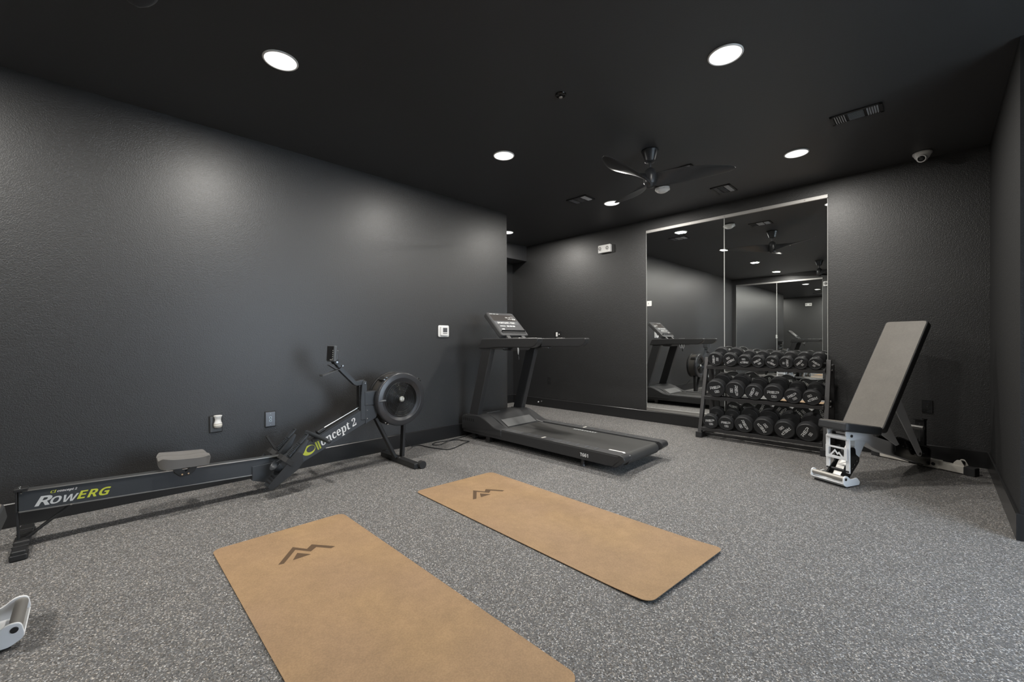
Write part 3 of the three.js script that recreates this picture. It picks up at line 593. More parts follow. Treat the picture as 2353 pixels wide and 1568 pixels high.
    part(f, 'toe_piece', [box(0.085, 0.006, 0.060, 0.332, 0.012, 0, 0.002), box(0.010, 0.012, 0.060, 0.372, 0.015, 0, 0.003), box(0.085, 0.008, 0.004, 0.332, 0.016, 0.028, 0.0015), box(0.085, 0.008, 0.004, 0.332, 0.016, -0.028, 0.0015)], M.graphite);
    const st = [[-0.072, -0.02], [-0.070, 0.03], [-0.040, 0.062], [0, 0.070], [0.040, 0.062], [0.070, 0.03], [0.072, -0.02]];
    part(f, 'strap', st.slice(1).map(([z, y], i) => beam(V(0.150, st[i][1], st[i][0]), V(0.150, y, z), 0.034, 0.0035, 0.001, V(0, 0.7, 0.7))), M.blackMatte);
  }
  part(t, 'strap_tail', beam(V(1.235, 0.392, -0.13), V(1.318, 0.232, -0.115), 0.022, 0.014, 0.002, V(1, 0.5, 0)), M.blackMatte);
  part(t, 'foot_crossbar', rod(V(1.30, 0.19, -0.17), V(1.30, 0.19, 0.17), 0.012), M.black);
  // handle on its hooks
  part(t, 'handle', [pipe([V(1.565, 0.352, -0.235), V(1.552, 0.360, -0.15), V(1.545, 0.366, -0.05), V(1.545, 0.366, 0.05), V(1.552, 0.360, 0.15), V(1.565, 0.352, 0.235)], 0.0165, 40, 14)], M.graphite);
  for (const z of [-0.235, 0.235]) part(t, 'handle_end', new THREE.SphereGeometry(0.0168, 18, 12).translate(1.565, 0.352, z), M.graphite);
  part(t, 'handle_hook', [beam(V(1.56, 0.385, 0), V(1.62, 0.415, 0), 0.055, 0.026, 0.006), beam(V(1.535, 0.335, -0.05), V(1.535, 0.335, 0.05), 0.05, 0.016, 0.004)], M.black);
}

// ---------------------------------------------------------------- treadmill (local x towards the tail, z towards the camera)
{
  const t = thing('treadmill', 'black treadmill with tilted console standing against the left wall', 'treadmill', [-3.88, 0, -3.44], 0);
  const X1 = 2.11;
  for (const s of [1, -1]) {
    const z0 = s > 0 ? 0.285 : -0.395, z1 = z0 + 0.11;
    const r = part(t, 'side_rail', plate(roundPts([[0.02, 0.075], [1.95, 0.066], [2.02, 0.072, 0.02], [2.085, 0.128, 0.02], [2.075, 0.162, 0.02], [0.02, 0.170]], 0.006), z0, z1, 0.006), M.tread);
    part(r, 'foot_rail', plate(roundPts([[0.55, 0.166], [2.02, 0.158], [2.09, 0.135, 0.02], [2.105, 0.142, 0.015], [2.075, 0.172, 0.03], [0.55, 0.180]], 0.004), z0 + 0.006, z1 - 0.004, 0.003), M.treadSoft);
    for (let i = 0; i < 12; i++) part(r, 'grip_stripe', box(0.020, 0.0012, 0.060, 0.70 + i * 0.100, 0.1795 - i * 0.0004, (z0 + z1) / 2, 0.0004), i === 5 ? M.cream : M.graphiteLight);
    part(r, 'rail_end_cap', plate(roundPts([[1.985, 0.064], [2.03, 0.066, 0.02], [2.112, 0.128, 0.03], [2.10, 0.165, 0.03], [2.06, 0.176, 0.01], [2.03, 0.150]], 0.006), z0 - 0.003, z1 + 0.003, 0.006), M.tread);
  }
  part(t, 'deck', box(1.5, 0.03, 0.58, 1.30, 0.125, 0, 0.004), M.blackMatte);
  part(t, 'belt', plate([...circlePts(2.025, 0.112, 0.050, 14, -Math.PI / 2, Math.PI / 2), [0.50, 0.168], [0.50, 0.158], [2.02, 0.150], [2.02, 0.072], [1.6, 0.072], [1.6, 0.062]], -0.268, 0.268, 0), M.belt, 'dark grey running belt');
  part(t, 'belt_lettering', centred(text('SPORTSART', 0.030, 0.0006, { wide: 1.3 })).rotateX(-Math.PI / 2).translate(1.28, 0.1668, -0.225), M.inkSilver);
  part(t, 'film_strip', [box(0.150, 0.0012, 0.022, 1.955, 0.1675, 0.262, 0.0004).rotateY(0.0), orient(box(0.022, 0.0012, 0.075, 0, 0, 0, 0.0004), V(2.028, 0.1775, 0.292), V(2.098, 0.160, 0.300))], M.whitePlastic, 'torn white film at the belt edge');
  // hood: side cheeks, top shell, slanted front panel
  const prof = roundPts([[0.0, 0.10], [0.0, 0.255, 0.03], [0.05, 0.272], [0.30, 0.292, 0.06], [0.40, 0.262, 0.06], [0.56, 0.186, 0.05], [0.66, 0.176], [0.66, 0.10]], 0.01);
  for (const s of [1, -1]) {
    const z0 = s > 0 ? 0.262 : -0.402;
    const c = part(t, 'hood_cheek', plate(prof, z0, z0 + 0.140, 0.012), M.tread);
    const sl = []; for (let i = 0; i < 6; i++) sl.push(plate([[0.025 + i * 0.036, 0.208], [0.043 + i * 0.036, 0.208], [0.038 + i * 0.036, 0.240], [0.020 + i * 0.036, 0.240]], s > 0 ? 0.4012 : -0.4030, s > 0 ? 0.4030 : -0.4012, 0));
    part(c, 'vent_slots', sl, mat(0.003, 0.9));
  }
  part(t, 'hood', plate(roundPts([[0.0, 0.10], [0.0, 0.255, 0.03], [0.06, 0.272], [0.33, 0.288, 0.04], [0.47, 0.240, 0.02], [0.60, 0.172], [0.60, 0.10]], 0.01), -0.27, 0.27, 0.004), M.tread);
  part(t, 'hood_panel', orient(box(0.46, 0.004, 0.130, 0, 0, 0, 0.002), V(0.478, 0.243, 0), V(0.600, 0.178, 0)), mat([0.10, 0.10, 0.098], 0.5), 'lighter slanted panel');
  part(t, 'hood_lettering', centred(text('SPORTSART', 0.020, 0.0008, { wide: 1.4 })).rotateX(-Math.PI / 2).rotateY(Math.PI / 2).translate(0.22, 0.2835, 0.10), M.inkSilver);
  // uprights
  for (const s of [1, -1]) {
    const z = s * 0.355, w = 0.032;
    const u = part(t, 'upright', plate(roundPts([[0.115, 0.262], [0.262, 0.268], [0.500, 1.04], [0.355, 1.04]], 0.012), z - w, z + w, 0.007), M.tread);
    part(u, 'upright_collar', plate(roundPts([[0.085, 0.262], [0.285, 0.272], [0.289, 0.288], [0.092, 0.284]], 0.006), z - w - 0.010, z + w + 0.010, 0.005), M.tread);
  }
  // handlebars
  for (const s of [1, -1]) {
    const z0 = s > 0 ? 0.315 : -0.395, zs = 0.08;
    const hb = part(t, 'handlebar', plate(roundPts([[0.290, 1.030, 0.025], [0.345, 1.142, 0.030], [s > 0 ? 1.185 : 1.240, 1.142, 0.03], [s > 0 ? 1.155 : 1.210, 1.074, 0.05], [s > 0 ? 1.09 : 1.145, 1.044, 0.06], [0.62, 1.044, 0.05], [0.45, 1.030, 0.05]], 0.02, 6), z0, z0 + zs, 0.010), M.tread);
    part(hb, 'underside_cover', box(0.30, 0.022, 0.06, 0.55, 1.036, z0 + zs / 2, 0.008), M.treadSoft);
    part(hb, 'pulse_grip', box(0.09, 0.006, 0.05, 0.86, 1.143, z0 + zs / 2, 0.003), M.steel);
  }
  part(t, 'crossbar', [plate(roundPts([[0.35, 1.045], [0.37, 1.128], [0.56, 1.128], [0.62, 1.09], [0.58, 1.05]], 0.02), -0.32, 0.32, 0.008), plate(roundPts([[0.42, 1.01], [0.42, 1.06], [0.62, 1.06], [0.56, 1.005]], 0.02), -0.15, 0.15, 0.01)], M.tread);
  // safety key and cord
  part(t, 'safety_cord', pipe([V(0.62, 1.05, 0.10), V(0.63, 0.99, 0.11), V(0.645, 0.975, 0.12), V(0.655, 1.0, 0.125), V(0.65, 1.05, 0.13), V(0.66, 1.0, 0.14), V(0.67, 0.965, 0.145), V(0.685, 1.0, 0.15), V(0.68, 1.05, 0.155)], 0.0028, 60, 6), mat([0.4, 0.4, 0.39], 0.5));
  part(t, 'safety_clip', [box(0.018, 0.05, 0.010, 0.662, 0.945, 0.135, 0.004), box(0.012, 0.03, 0.012, 0.67, 0.925, 0.138, 0.003)], M.black);
  // console
  {
    const c = new THREE.Group(); c.name = 'console'; c.position.set(0.347, 1.315, -0.01); c.rotation.z = 0.80; t.add(c);
    // local x = outward normal of the face, y = up along the face
    part(c, 'console_body', plate(roundPts([[-0.222, -0.196], [0.222, -0.196], [0.222, 0.196], [-0.222, 0.196]], 0.035, 6), -0.058, 0.0, 0.012).rotateY(Math.PI / 2), M.treadSoft);
    const cv = document.createElement('canvas'); cv.width = 512; cv.height = 400; const k = cv.getContext('2d');
    k.fillStyle = '#5c5c5d'; k.fillRect(0, 0, 512, 400); k.fillStyle = '#4a4644'; k.fillRect(20, 34, 472, 120); k.fillStyle = '#6a6b6d'; k.fillRect(20, 160, 472, 60);  // panel greys lightened, sheen on the face put into the colour
    k.fillStyle = '#e9e9e6'; k.fillRect(30, 16, 60, 7); k.fillRect(104, 16, 44, 7); k.fillRect(164, 16, 48, 7);
    k.font = 'bold 44px sans-serif'; k.textBaseline = 'middle'; k.fillText('SPORTSART--T661', 60, 192, 370);
    k.font = 'bold 26px sans-serif'; k.fillText('0:00', 300, 84); k.fillText('0.0', 370, 84);
    k.fillStyle = '#8d8d8d'; for (let i = 0; i < 4; i++) for (let j = 0; j < 3; j++) k.fillRect(420 + i * 16, 56 + j * 22, 12, 16);
    k.fillStyle = '#e9e9e6'; k.fillRect(330, 112, 90, 6); k.fillRect(426, 106, 24, 22); k.fillRect(462, 106, 24, 22);
    k.fillRect(70, 248, 110, 14); k.fillRect(206, 244, 50, 22); k.fillRect(268, 244, 44, 22); k.fillRect(324, 244, 50, 22);
    k.fillRect(64, 306, 22, 18); k.fillRect(92, 302, 26, 26);
    const tx = new THREE.CanvasTexture(cv); tx.colorSpace = THREE.SRGBColorSpace;
    const face = new THREE.PlaneGeometry(0.404, 0.352).rotateY(Math.PI / 2).translate(0.0008, 0.006, 0);
    part(c, 'display', face, mat([1, 1, 1], 0.28, 0, { map: tx }), 'dark grey display panel with white lettering');
    part(c, 'ledge', [box(0.03, 0.010, 0.38, 0.012, -0.135, 0, 0.004), box(0.008, 0.016, 0.38, 0.006, -0.152, 0, 0.002)], M.tread);
    for (const z of [0.12, -0.12]) part(c, 'console_neck', box(0.030, 0.13, 0.055, -0.022, -0.235, z, 0.006), M.treadSoft);
  }
  // feet, transport wheels
  for (const s of [1, -1]) {
    const lf = part(t, 'leveling_foot', [rod(V(1.665, 0.012, s * 0.345), V(1.665, 0.075, s * 0.345), 0.018, 0.018, 24), rod(V(1.665, 0.0, s * 0.345), V(1.665, 0.014, s * 0.345), 0.026, 0.022, 24)], M.gunmetal);
    part(t, 'front_foot', [box(0.06, 0.055, 0.05, 0.40, 0.05, s * 0.33, 0.004), box(0.07, 0.02, 0.06, 0.40, 0.011, s * 0.33, 0.004)], M.gunmetal);
    part(t, 'transport_wheel', rod(V(0.16, 0.036, s * 0.34 - 0.016), V(0.16, 0.036, s * 0.34 + 0.016), 0.035, 0.035, 28), M.rubber);
    part(t, 'lift_arm', beam(V(0.16, 0.036, s * 0.31), V(0.40, 0.060, s * 0.31), 0.03, 0.028, 0.004), M.black);
  }
  part(t, 'side_lettering', centred(text('T661', 0.030, 0.0008, { wide: 1.0 })).rotateZ(-0.01).translate(1.712, 0.112, 0.3955), M.inkWhite);
}
{
  const c = thing('power_cord', 'thin black power cord looped on the floor between rower and treadmill', 'cord');
  const P = [[-3.905, -2.42], [-3.885, -2.474], [-3.782, -2.489], [-3.67, -2.516], [-3.571, -2.55], [-3.522, -2.58], [-3.525, -2.657], [-3.594, -2.82], [-3.629, -2.925], [-3.640, -2.955], [-3.690, -2.935], [-3.784, -2.92], [-3.813, -2.885], [-3.837, -2.778], [-3.861, -2.684], [-3.835, -2.605], [-3.793, -2.586], [-3.744, -2.631], [-3.764, -2.725], [-3.804, -2.81], [-3.823, -2.92], [-3.86, -3.02], [-3.90, -3.14]];
  part(c, 'cable', pipe([V(-3.565, 0.30, -2.11), V(-3.64, 0.20, -2.15), V(-3.76, 0.07, -2.27), V(-3.86, 0.018, -2.37), ...P.map(([x, z], i) => V(x, i > 17 && i < 21 ? 0.014 : 0.006, z))], 0.0045, 280, 8), M.rubber);
}

// ---------------------------------------------------------------- dumbbell rack
{
  const t = thing('dumbbell_rack', 'three-tier gunmetal dumbbell rack in front of the wall mirror', 'dumbbell rack', [-1.33, 0, -5.15], 0);
  const half = 0.585;
  for (const s of [1, -1]) {
    const x = s * half;
    const u = part(t, 'upright', beam(V(x, 0.05, 0.185), V(x, 0.905, -0.045), 0.040, 0.048, 0.004), M.gunmetal);
    for (const y of [0.86, 0.81, 0.51, 0.46, 0.17, 0.12]) { const z = 0.185 - (y - 0.05) * 0.269 - 0.01; part(u, 'bolt', rod(V(x + s * 0.02, y, z), V(x + s * 0.030, y, z), 0.009, 0.007, 12), M.chrome); }
    part(t, 'rear_post', beam(V(x, 0.05, -0.19), V(x, 0.86, -0.16), 0.040, 0.05, 0.004), M.gunmetal);
    const f = part(t, 'foot_tube', box(0.060, 0.056, 0.48, x, 0.032, -0.02, 0.004), M.gunmetal);
    part(f, 'foot_cap', box(0.066, 0.062, 0.03, x, 0.032, 0.222, 0.005), M.rubber);
    part(t, 'side_brace', beam(V(x, 0.80, -0.03), V(x, 0.80, -0.17), 0.03, 0.03, 0.003), M.gunmetal);
    part(t, 'side_brace', beam(V(x, 0.44, 0.06), V(x, 0.44, -0.18), 0.03, 0.03, 0.003), M.gunmetal);
  }
  for (const [y, zf, zr] of [[0.808, 0.015, -0.165], [0.460, 0.095, -0.105], [0.112, 0.178, -0.045]]) {      // shelves lean towards the front
    const L = 2 * half - 0.04, Y = (z) => y - 0.0065 - Math.tan(0.27) * (z - zf - 0.06);
    const strip = (z, lip) => [orient(box(L, 0.005, 0.052, 0, 0, 0, 0.002), V(0, Y(z - 0.001), z - 0.001), V(0, Y(z + 0.001), z + 0.001)), box(L, 0.036, 0.006, 0, Y(z + lip) - 0.016, z + lip, 0.002)];
    part(t, 'shelf_rail', strip(zf, 0.026), M.gunmetal);
    part(t, 'shelf_rail', strip(zr, -0.026), M.gunmetal);
    for (const s of [1, -1]) part(t, 'shelf_bracket', beam(V(s * (half - 0.026), Y(zf) - 0.02, zf + 0.02), V(s * (half - 0.026), Y(zr) - 0.02, zr - 0.02), 0.006, 0.045, 0.002), M.gunmetal);
  }
  part(t, 'floor_brace', box(2 * half - 0.04, 0.03, 0.03, 0, 0.030, 0.10, 0.003), M.gunmetal);
}
// ---------------------------------------------------------------- dumbbells
const REP = (() => {
  const S = (x, pts, holes = []) => ({ pts: pts.map(([a, b]) => [a + x, b]), holes: holes.map((h) => h.map(([a, b]) => [a + x, b])) });
  const R = S(0, roundPts([[0, 0], [0.10, 0], [0.10, 0.16], [0.36, 0.16], [0.46, 0], [0.60, 0], [0.49, 0.18], [0.60, 0.24], [0.60, 0.52, 0.16], [0.02, 0.52], [0.02, 0.42], [0.48, 0.42, 0.04], [0.48, 0.27, 0.04], [0, 0.27]], 0.01, 3));
  const E = S(0.70, [[0, 0], [0.56, 0], [0.56, 0.11], [0.12, 0.11], [0.12, 0.205], [0.54, 0.205], [0.54, 0.315], [0.12, 0.315], [0.12, 0.41], [0.56, 0.41], [0.56, 0.52], [0, 0.52]]);
  const P = S(1.36, roundPts([[0, 0], [0.11, 0], [0.11, 0.15], [0.60, 0.15, 0.14], [0.60, 0.52, 0.16], [0.02, 0.52], [0.02, 0.42], [0.48, 0.42, 0.05], [0.48, 0.25, 0.05], [0, 0.25]], 0.01, 3));
  const g = join([R, E, P].map((l) => new THREE.ExtrudeGeometry(shape(l.pts, l.holes), { depth: 0.02, bevelEnabled: false, curveSegments: 3 })));
  return g.translate(-0.98, -0.26, 0).scale(1 / 1.96, 1 / 1.96, 0.05);
})();
const NUM = {};
function badge(n) {
  if (NUM[n]) return NUM[n];
  const w = n.length > 1 ? 0.46 : 0.34, h = 0.26;
  const frame = plate([[-w / 2, -h / 2], [w / 2, -h / 2], [w / 2, h / 2], [-w / 2, h / 2]], 0, 0.001, 0, [[[-w / 2 + 0.035, -h / 2 + 0.035], [-w / 2 + 0.035, h / 2 - 0.035], [w / 2 - 0.035, h / 2 - 0.035], [w / 2 - 0.035, -h / 2 + 0.035]]]);
  return NUM[n] = join([frame, centred(text(n, 0.15, 0.001, { wide: 1.15 }))]);
}
const TILT = 0.27;
function dumbbell(x, y, zFront, r, len, ang, num, tier, place) {
  const hl = r < 0.085 ? 0.062 : 0.062 + (r - 0.08) * 1.6;
  const t = thing('dumbbell', `round black dumbbell on the ${tier} tier, ${place}`, 'dumbbell', [x, y + Math.sin(TILT) * len / 2, zFront - Math.cos(TILT) * len / 2], 0, `dumbbells on the ${tier} tier`);
  const spin = ang * Math.PI / 180;
  t.rotation.x = TILT;
  const h = part(t, 'handle', lathe([[0.014, -len / 2 + hl - 0.004], [0.0145, -len * 0.16], [0.0175, 0], [0.0145, len * 0.16], [0.014, len / 2 - hl + 0.004]], 24).rotateX(Math.PI / 2), M.chrome, 'knurled chrome handle');
  for (const s of [1, -1]) {
    const a = len / 2, b = len / 2 - hl, c = r * 0.075;
    const prof = [[0, a - 0.0035], [r * 0.80, a - 0.0035], [r * 0.83, a - 0.0020], [r * 0.87, a], [r - c * 1.3, a - 0.001], [r - c * 0.35, a - c * 0.5], [r, a - c * 1.5], [r, b + c * 1.4], [r - c * 0.4, b + c * 0.4], [r - c * 1.3, b], [r * 0.42, b - 0.002], [r * 0.34, b - 0.010], [0.015, b - 0.012]];
    const hd = part(t, 'head', lathe(prof, 56).rotateX(Math.PI / 2).rotateY(s > 0 ? 0 : Math.PI), M.urethane);
    const k = r * 1.18, turnBack = s > 0 ? 0 : Math.PI;
    part(hd, 'lettering', REP.clone().scale(k, k, 1).translate(0, r * 0.17, a - 0.0034).rotateZ(spin).rotateY(turnBack), M.inkWhite);
    part(hd, 'weight_badge', badge(num).clone().scale(k * 0.9, k * 0.9, 1).translate(r * 0.05, -r * 0.33, a - 0.0034).rotateZ(spin).rotateY(turnBack), M.inkWhite);
  }
}
const nth = ['first', 'second', 'third', 'fourth', 'fifth', 'sixth', 'seventh', 'eighth'];
const where = (i, n) => i === n - 1 ? 'last at the right end' : i ? `${nth[i]} from the left` : 'first at the left end';
function row(tier, y, zFront, x0, x1, list) {           // list of [radius, turn of the print, number]; each touches the next
  const n = list.length, need = list.reduce((q, [r], i) => q + (i && i < n - 1 ? 2 : 1) * r, 0), k = Math.min(1, (x1 - x0 - 0.001 * (n - 1)) / need), gap = (x1 - x0 - need * k) / (n - 1);
  let x = x0;
  list.forEach(([r, a, num], i) => { if (i) x += (list[i - 1][0] + r) * k + gap; dumbbell(x, y + r * k, zFront, r * k, r > 0.088 ? 0.31 : r > 0.076 ? 0.275 : 0.25, a, num, tier, where(i, n)); });
}
row('top', 0.8085, -5.075, -1.790, -0.8405, [[0.0815, 87, '12'], [0.0796, 209, '12'], [0.0699, 180, '10'], [0.0671, 30, '10'], [0.0657, 152, '8'], [0.0643, -92, '8'], [0.063, 45, '5'], [0.0616, -38, '5']]);
row('middle', 0.4605, -4.995, -1.7554, -0.856, [[0.0985, 12, '25'], [0.0978, -92, '30'], [0.0871, 65, '20'], [0.0914, 0, '25'], [0.0775, 32, '15'], [0.0772, 208, '15']]);
row('bottom', 0.1125, -4.915, -1.7867, -0.8814, [[0.0817, 8, '15'], [0.0806, 0, '15'], [0.0911, -68, '35'], [0.0935, 123, '35'], [0.092, 225, '40'], [0.0926, 60, '8']]);

// ---------------------------------------------------------------- weight benches (local x towards the rear, z to the right of the sitter)
function makeBench(label, pos, turn, A) {
  const t = thing('weight_bench', label, 'weight bench', pos, turn, 'adjustable weight benches');
  // rear cross bar
  const cb = part(t, 'rear_crossbar', [box(0.062, 0.058, 0.60, 1.205, 0.036, -0.028, 0.004), box(0.072, 0.068, 0.16, 1.205, 0.038, 0.03, 0.005)], M.cream, 'cream white floor tube');
  for (const [z, w] of [[-0.355, 0.07], [0.300, 0.07]]) part(cb, 'end_cap', box(0.072, 0.068, w, 1.205, 0.034, z, 0.005), M.rubber, 'black rubber end cap');
  part(cb, 'tube_plug', rod(V(1.168, 0.040, 0.075), V(1.172, 0.040, 0.075), 0.014), M.blackMatte);
  for (const x of [1.19, 1.25]) part(t, 'wheel_bracket', plate(roundPts([[-0.035, 0.0], [0.035, 0.0], [0.035, 0.020], [0.012, 0.048], [-0.012, 0.048]], 0.008), -0.003, 0.003, 0.001).rotateY(Math.PI / 2).translate(x, 0.062, 0.232), M.cream);
  part(t, 'transport_wheel', rod(V(1.197, 0.085, 0.232), V(1.243, 0.085, 0.232), 0.018), M.rubber);
  // spine
  part(t, 'spine', plate(roundPts([[0.085, 0.325], [0.085, 0.392], [0.36, 0.352], [0.44, 0.330, 0.03], [1.17, 0.115], [1.20, 0.06], [1.17, 0.015], [0.56, 0.180], [0.40, 0.245, 0.05], [0.33, 0.300, 0.04]], 0.008), -0.036, 0.036, 0.004), M.white, 'white painted spine tube');
  part(t, 'front_leg_upper', plate(roundPts([[0.20, 0.345], [0.36, 0.310], [0.31, 0.26, 0.03], [0.235, 0.150], [0.175, 0.165], [0.20, 0.25]], 0.006), -0.034, 0.034, 0.004), M.white);
  part(t, 'inner_post', beam(V(0.215, 0.26, 0), V(0.035, 0.020, 0), 0.062, 0.045, 0.004), M.steel, 'brushed metal inner post');
  // seat hinge bracket and adjusting fork
  const sb = part(t, 'seat_bracket', [plate(roundPts([[0.04, 0.335], [0.030, 0.408], [0.34, 0.366], [0.32, 0.34], [0.12, 0.330]], 0.01), 0.062, 0.070, 0.002), plate(roundPts([[0.04, 0.335], [0.030, 0.408], [0.34, 0.366], [0.32, 0.34], [0.12, 0.330]], 0.01), -0.070, -0.062, 0.002)], M.white);
  part(sb, 'bolt', rod(V(0.095, 0.368, -0.076), V(0.095, 0.368, 0.076), 0.011), M.gunmetal);
  const fk = part(t, 'seat_fork', [rod(V(0.048, 0.352, -0.072), V(0.048, 0.352, 0.072), 0.017), beam(V(0.052, 0.355, 0.072), V(0.055, 0.085, 0.072), 0.030, 0.012, 0.004, V(1, 0, 0)), beam(V(0.052, 0.355, -0.072), V(0.055, 0.085, -0.072), 0.030, 0.012, 0.004, V(1, 0, 0))], M.white);
  part(fk, 'bolt', rod(V(0.055, 0.098, -0.082), V(0.055, 0.098, 0.082), 0.010), M.gunmetal);
  {
    const mono = LOGO.map(([a, b]) => [-(0.5 - a / 0.279) * -0.088, b * 0.33 - 0.024]);
    const pl = part(t, 'badge_plate', plate([[-0.078, -0.048], [0.078, -0.048], [0.078, 0.048], [-0.078, 0.048]], -0.003, 0.003, 0.0012, [[[-0.056, -0.026], [-0.056, 0.034], [0.056, 0.034], [0.056, -0.026]]]).rotateY(-Math.PI / 2).translate(0.034, 0.232, 0), M.white);
    part(pl, 'mountain_badge', plate([[-0.050, -0.030], [-0.010, 0.022], [0.008, -0.004], [0.020, 0.008], [0.050, -0.030], [0.036, -0.030], [0.020, -0.010], [0.008, -0.020], [-0.010, 0.004], [-0.036, -0.030]], -0.002, 0.002, 0.0008).rotateY(-Math.PI / 2).translate(0.034, 0.234, 0), M.white);
  }
  // seat ladder plates
  for (const s of [1, -1]) {
    const z = s * 0.052;
    const lp = part(t, 'seat_ladder', plate(roundPts([[0.00, 0.075], [0.035, 0.030], [0.085, 0.028], [0.215, 0.150], [0.222, 0.185], [0.175, 0.215], [0.170, 0.268, 0.025], [0.115, 0.278, 0.03], [0.105, 0.20], [0.095, 0.15]], 0.012), z - 0.004, z + 0.004, 0.0015), M.blackGloss);
    for (let i = 0; i < 4; i++) part(lp, 'stop_pin', rod(V(0.095 + i * 0.028, 0.085 + i * 0.026, z - 0.008), V(0.095 + i * 0.028, 0.085 + i * 0.026, z + 0.008), 0.005, 0.005, 10), M.chrome);
  }
  // front foot
  const ff = part(t, 'front_foot', [plate(roundPts([[-0.085, 0.030, 0.02], [-0.075, 0.088, 0.03], [-0.040, 0.092, 0.03], [0.0, 0.058, 0.03], [0.075, 0.064], [0.110, 0.030], [0.100, 0.008], [-0.045, 0.008]], 0.008), 0.112, 0.122, 0.002), plate(roundPts([[-0.085, 0.030, 0.02], [-0.075, 0.088, 0.03], [-0.040, 0.092, 0.03], [0.0, 0.058, 0.03], [0.075, 0.064], [0.110, 0.030], [0.100, 0.008], [-0.045, 0.008]], 0.008), -0.122, -0.112, 0.002), box(0.135, 0.006, 0.236, 0.020, 0.012, 0, 0.002), plate([[-0.048, 0.010], [-0.082, 0.034], [-0.079, 0.037], [-0.045, 0.014]], -0.115, 0.115, 0)], M.white);
  part(ff, 'roller', rod(V(-0.058, 0.066, -0.113), V(-0.058, 0.066, 0.113), 0.019), mat([0.42, 0.40, 0.37], 0.5, 0.8), 'bare metal roller bar');
  for (const s of [1, -1]) part(ff, 'bolt', rod(V(-0.058, 0.066, s * 0.121), V(-0.058, 0.066, s * 0.126), 0.011, 0.010), M.black);
  part(ff, 'rubber_sole', box(0.15, 0.008, 0.225, 0.026, 0.004, 0, 0.002), M.rubber);
  // back ladder
  for (const s of [1, -1]) {
    const z = s * 0.055;
    const bl = part(t, 'back_ladder', plate(roundPts([[0.655, 0.300], [0.69, 0.310], [1.15, 0.175], [1.175, 0.12], [1.16, 0.025], [1.11, 0.025], [0.655, 0.165]], 0.015), z - 0.004, z + 0.004, 0.0015), M.blackGloss);
    for (let i = 0; i < 7; i++) part(bl, 'stop_pin', rod(V(0.715 + i * 0.058, 0.243 - i * 0.018, z - 0.008), V(0.715 + i * 0.058, 0.243 - i * 0.018, z + 0.008), 0.006, 0.006, 10), M.chrome);
    part(bl, 'guard_rail', pipe([V(0.660, 0.19, z + s * 0.010), V(0.660, 0.285, z + s * 0.010), V(0.675, 0.305, z + s * 0.010), V(0.90, 0.243, z + s * 0.010), V(1.13, 0.178, z + s * 0.010), V(1.15, 0.150, z + s * 0.010), V(1.145, 0.11, z + s * 0.010)], 0.006, 60, 8), M.blackGloss);
  }
  part(t, 'ladder_plate', box(0.10, 0.09, 0.10, 1.12, 0.075, 0, 0.006), M.black);
  // storage tower
  const tw = part(t, 'handle_tower', [box(0.036, 0.30, 0.066, 1.150, 0.265, 0, 0.004), box(0.055, 0.012, 0.075, 1.142, 0.412, 0, 0.003)], M.blackGloss, 'black upright handle');
  part(tw, 'slot', box(0.002, 0.16, 0.012, 1.1315, 0.30, 0, 0.0005), M.rubber);
  // back support arms and back pad
  const ux = Math.cos(A), uy = Math.sin(A), B0 = V(0.345, 0.415, 0);
  const along = (d, n, z) => V(B0.x + ux * d + uy * n, B0.y + uy * d - ux * n, z);
  const arm = (z) => plate(roundPts([[along(0.02, 0.06).x, along(0.02, 0.06).y], [along(0.36, 0.065).x, along(0.36, 0.065).y], [along(0.40, 0.090).x, along(0.40, 0.090).y], [0.985, 0.160], [0.975, 0.125, 0.02], [0.935, 0.130, 0.02], [along(0.27, 0.125).x, along(0.27, 0.125).y], [along(0.08, 0.16).x + 0.015, along(0.08, 0.16).y + 0.03], [0.67, 0.255], [0.635, 0.245], [along(0.0, 0.075).x, along(0.0, 0.075).y]], 0.006), z - 0.004, z + 0.004, 0.0015);
  const ba = part(t, 'back_arm', arm(0.082), M.white); part(t, 'back_arm', arm(-0.082), M.white);
  part(ba, 'lock_pin', rod(V(0.955, 0.150, -0.090), V(0.955, 0.150, 0.090), 0.011), M.gunmetal);
  part(t, 'adjust_peg', rod(V(0.86, 0.385, 0.07), V(0.86, 0.385, 0.155), 0.017), M.steel, 'bare metal grip peg');
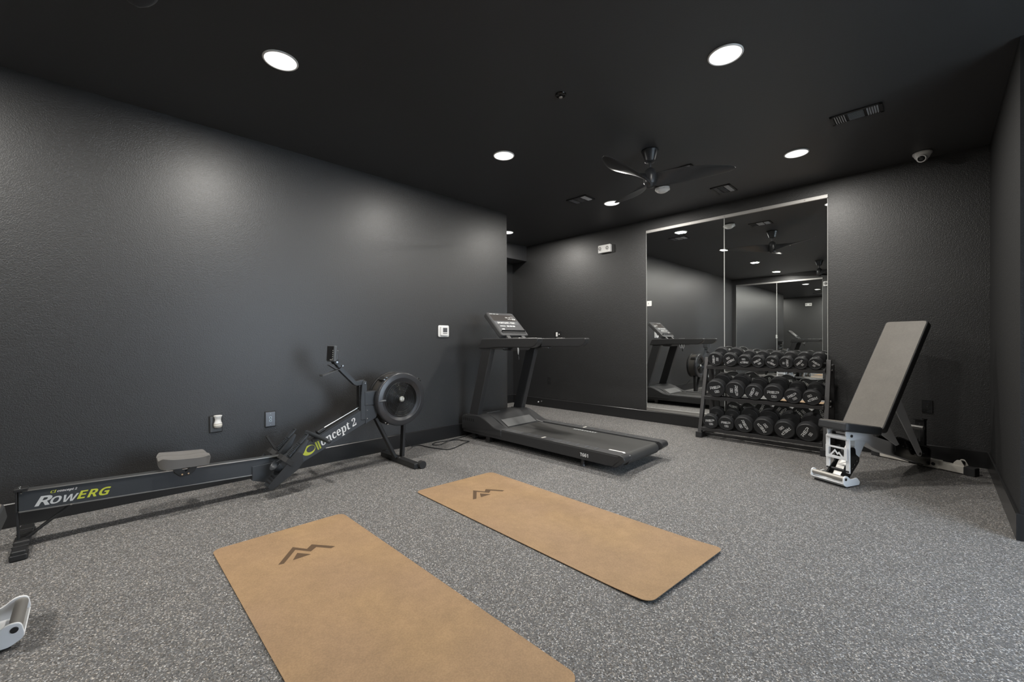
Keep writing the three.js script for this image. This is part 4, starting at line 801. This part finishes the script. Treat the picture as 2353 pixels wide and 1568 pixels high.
  const pad = (L, W0, W1, th, r) => {                   // tapered pad outline in XY (x along), thickness in z
    return plate(roundPts([[0, -W0 / 2], [L, -W1 / 2], [L, W1 / 2], [0, W0 / 2]], r, 6), -th / 2, th / 2, 0.010);
  };
  {
    const m = new THREE.Matrix4().makeBasis(V(ux, uy, 0), V(0, 0, 1), V(uy, -ux, 0)); m.setPosition(along(-0.01, 0.028, 0));
    const face = new THREE.Matrix4().makeBasis(V(ux, uy, 0), V(0, 0, 1), V(uy, -ux, 0)); face.setPosition(along(-0.004, -0.0015, 0));
    const p = part(t, 'back_pad', pad(1.055, 0.300, 0.300, 0.062, 0.03).applyMatrix4(m), M.vinylSide, 'tall charcoal vinyl back pad');
    part(p, 'pad_face', plate(roundPts([[0, -0.142], [1.043, -0.142], [1.043, 0.142], [0, 0.142]], 0.026, 6), -0.0028, 0.0028, 0.0026).applyMatrix4(face), M.vinyl, 'scuffed grey vinyl face');
    part(p, 'backing_board', box(0.9, 0.24, 0.012, 0.5, 0, 0.036, 0.003).applyMatrix4(m), M.blackMatte);
  }
  {
    const tilt = -0.15, m = new THREE.Matrix4().makeRotationX(Math.PI / 2).premultiply(new THREE.Matrix4().makeRotationZ(tilt)); m.setPosition(-0.022, 0.452, 0);
    const p = part(t, 'seat_pad', pad(0.37, 0.215, 0.30, 0.062, 0.03).applyMatrix4(m), M.vinylSide, 'charcoal vinyl seat pad');
    const f = new THREE.Matrix4().makeRotationX(Math.PI / 2).premultiply(new THREE.Matrix4().makeRotationZ(tilt)); f.setPosition(-0.012, 0.4812, 0);
    part(p, 'pad_face', plate(roundPts([[0, -0.099], [0.358, -0.142], [0.358, 0.142], [0, 0.099]], 0.026, 6), -0.0028, 0.0028, 0.0026).applyMatrix4(f), M.vinyl, 'grey vinyl face');
  }
  return t;
}
makeBench('white-framed incline bench with its back pad raised, right of the dumbbell rack', [-0.56, 0, -4.08], 1.150, 0.955);
makeBench('second white-framed bench at the left edge, only its roller foot showing', [-2.492, 0, 0.262], -Math.PI / 2, 0.06);

renderer.render(scene, camera);
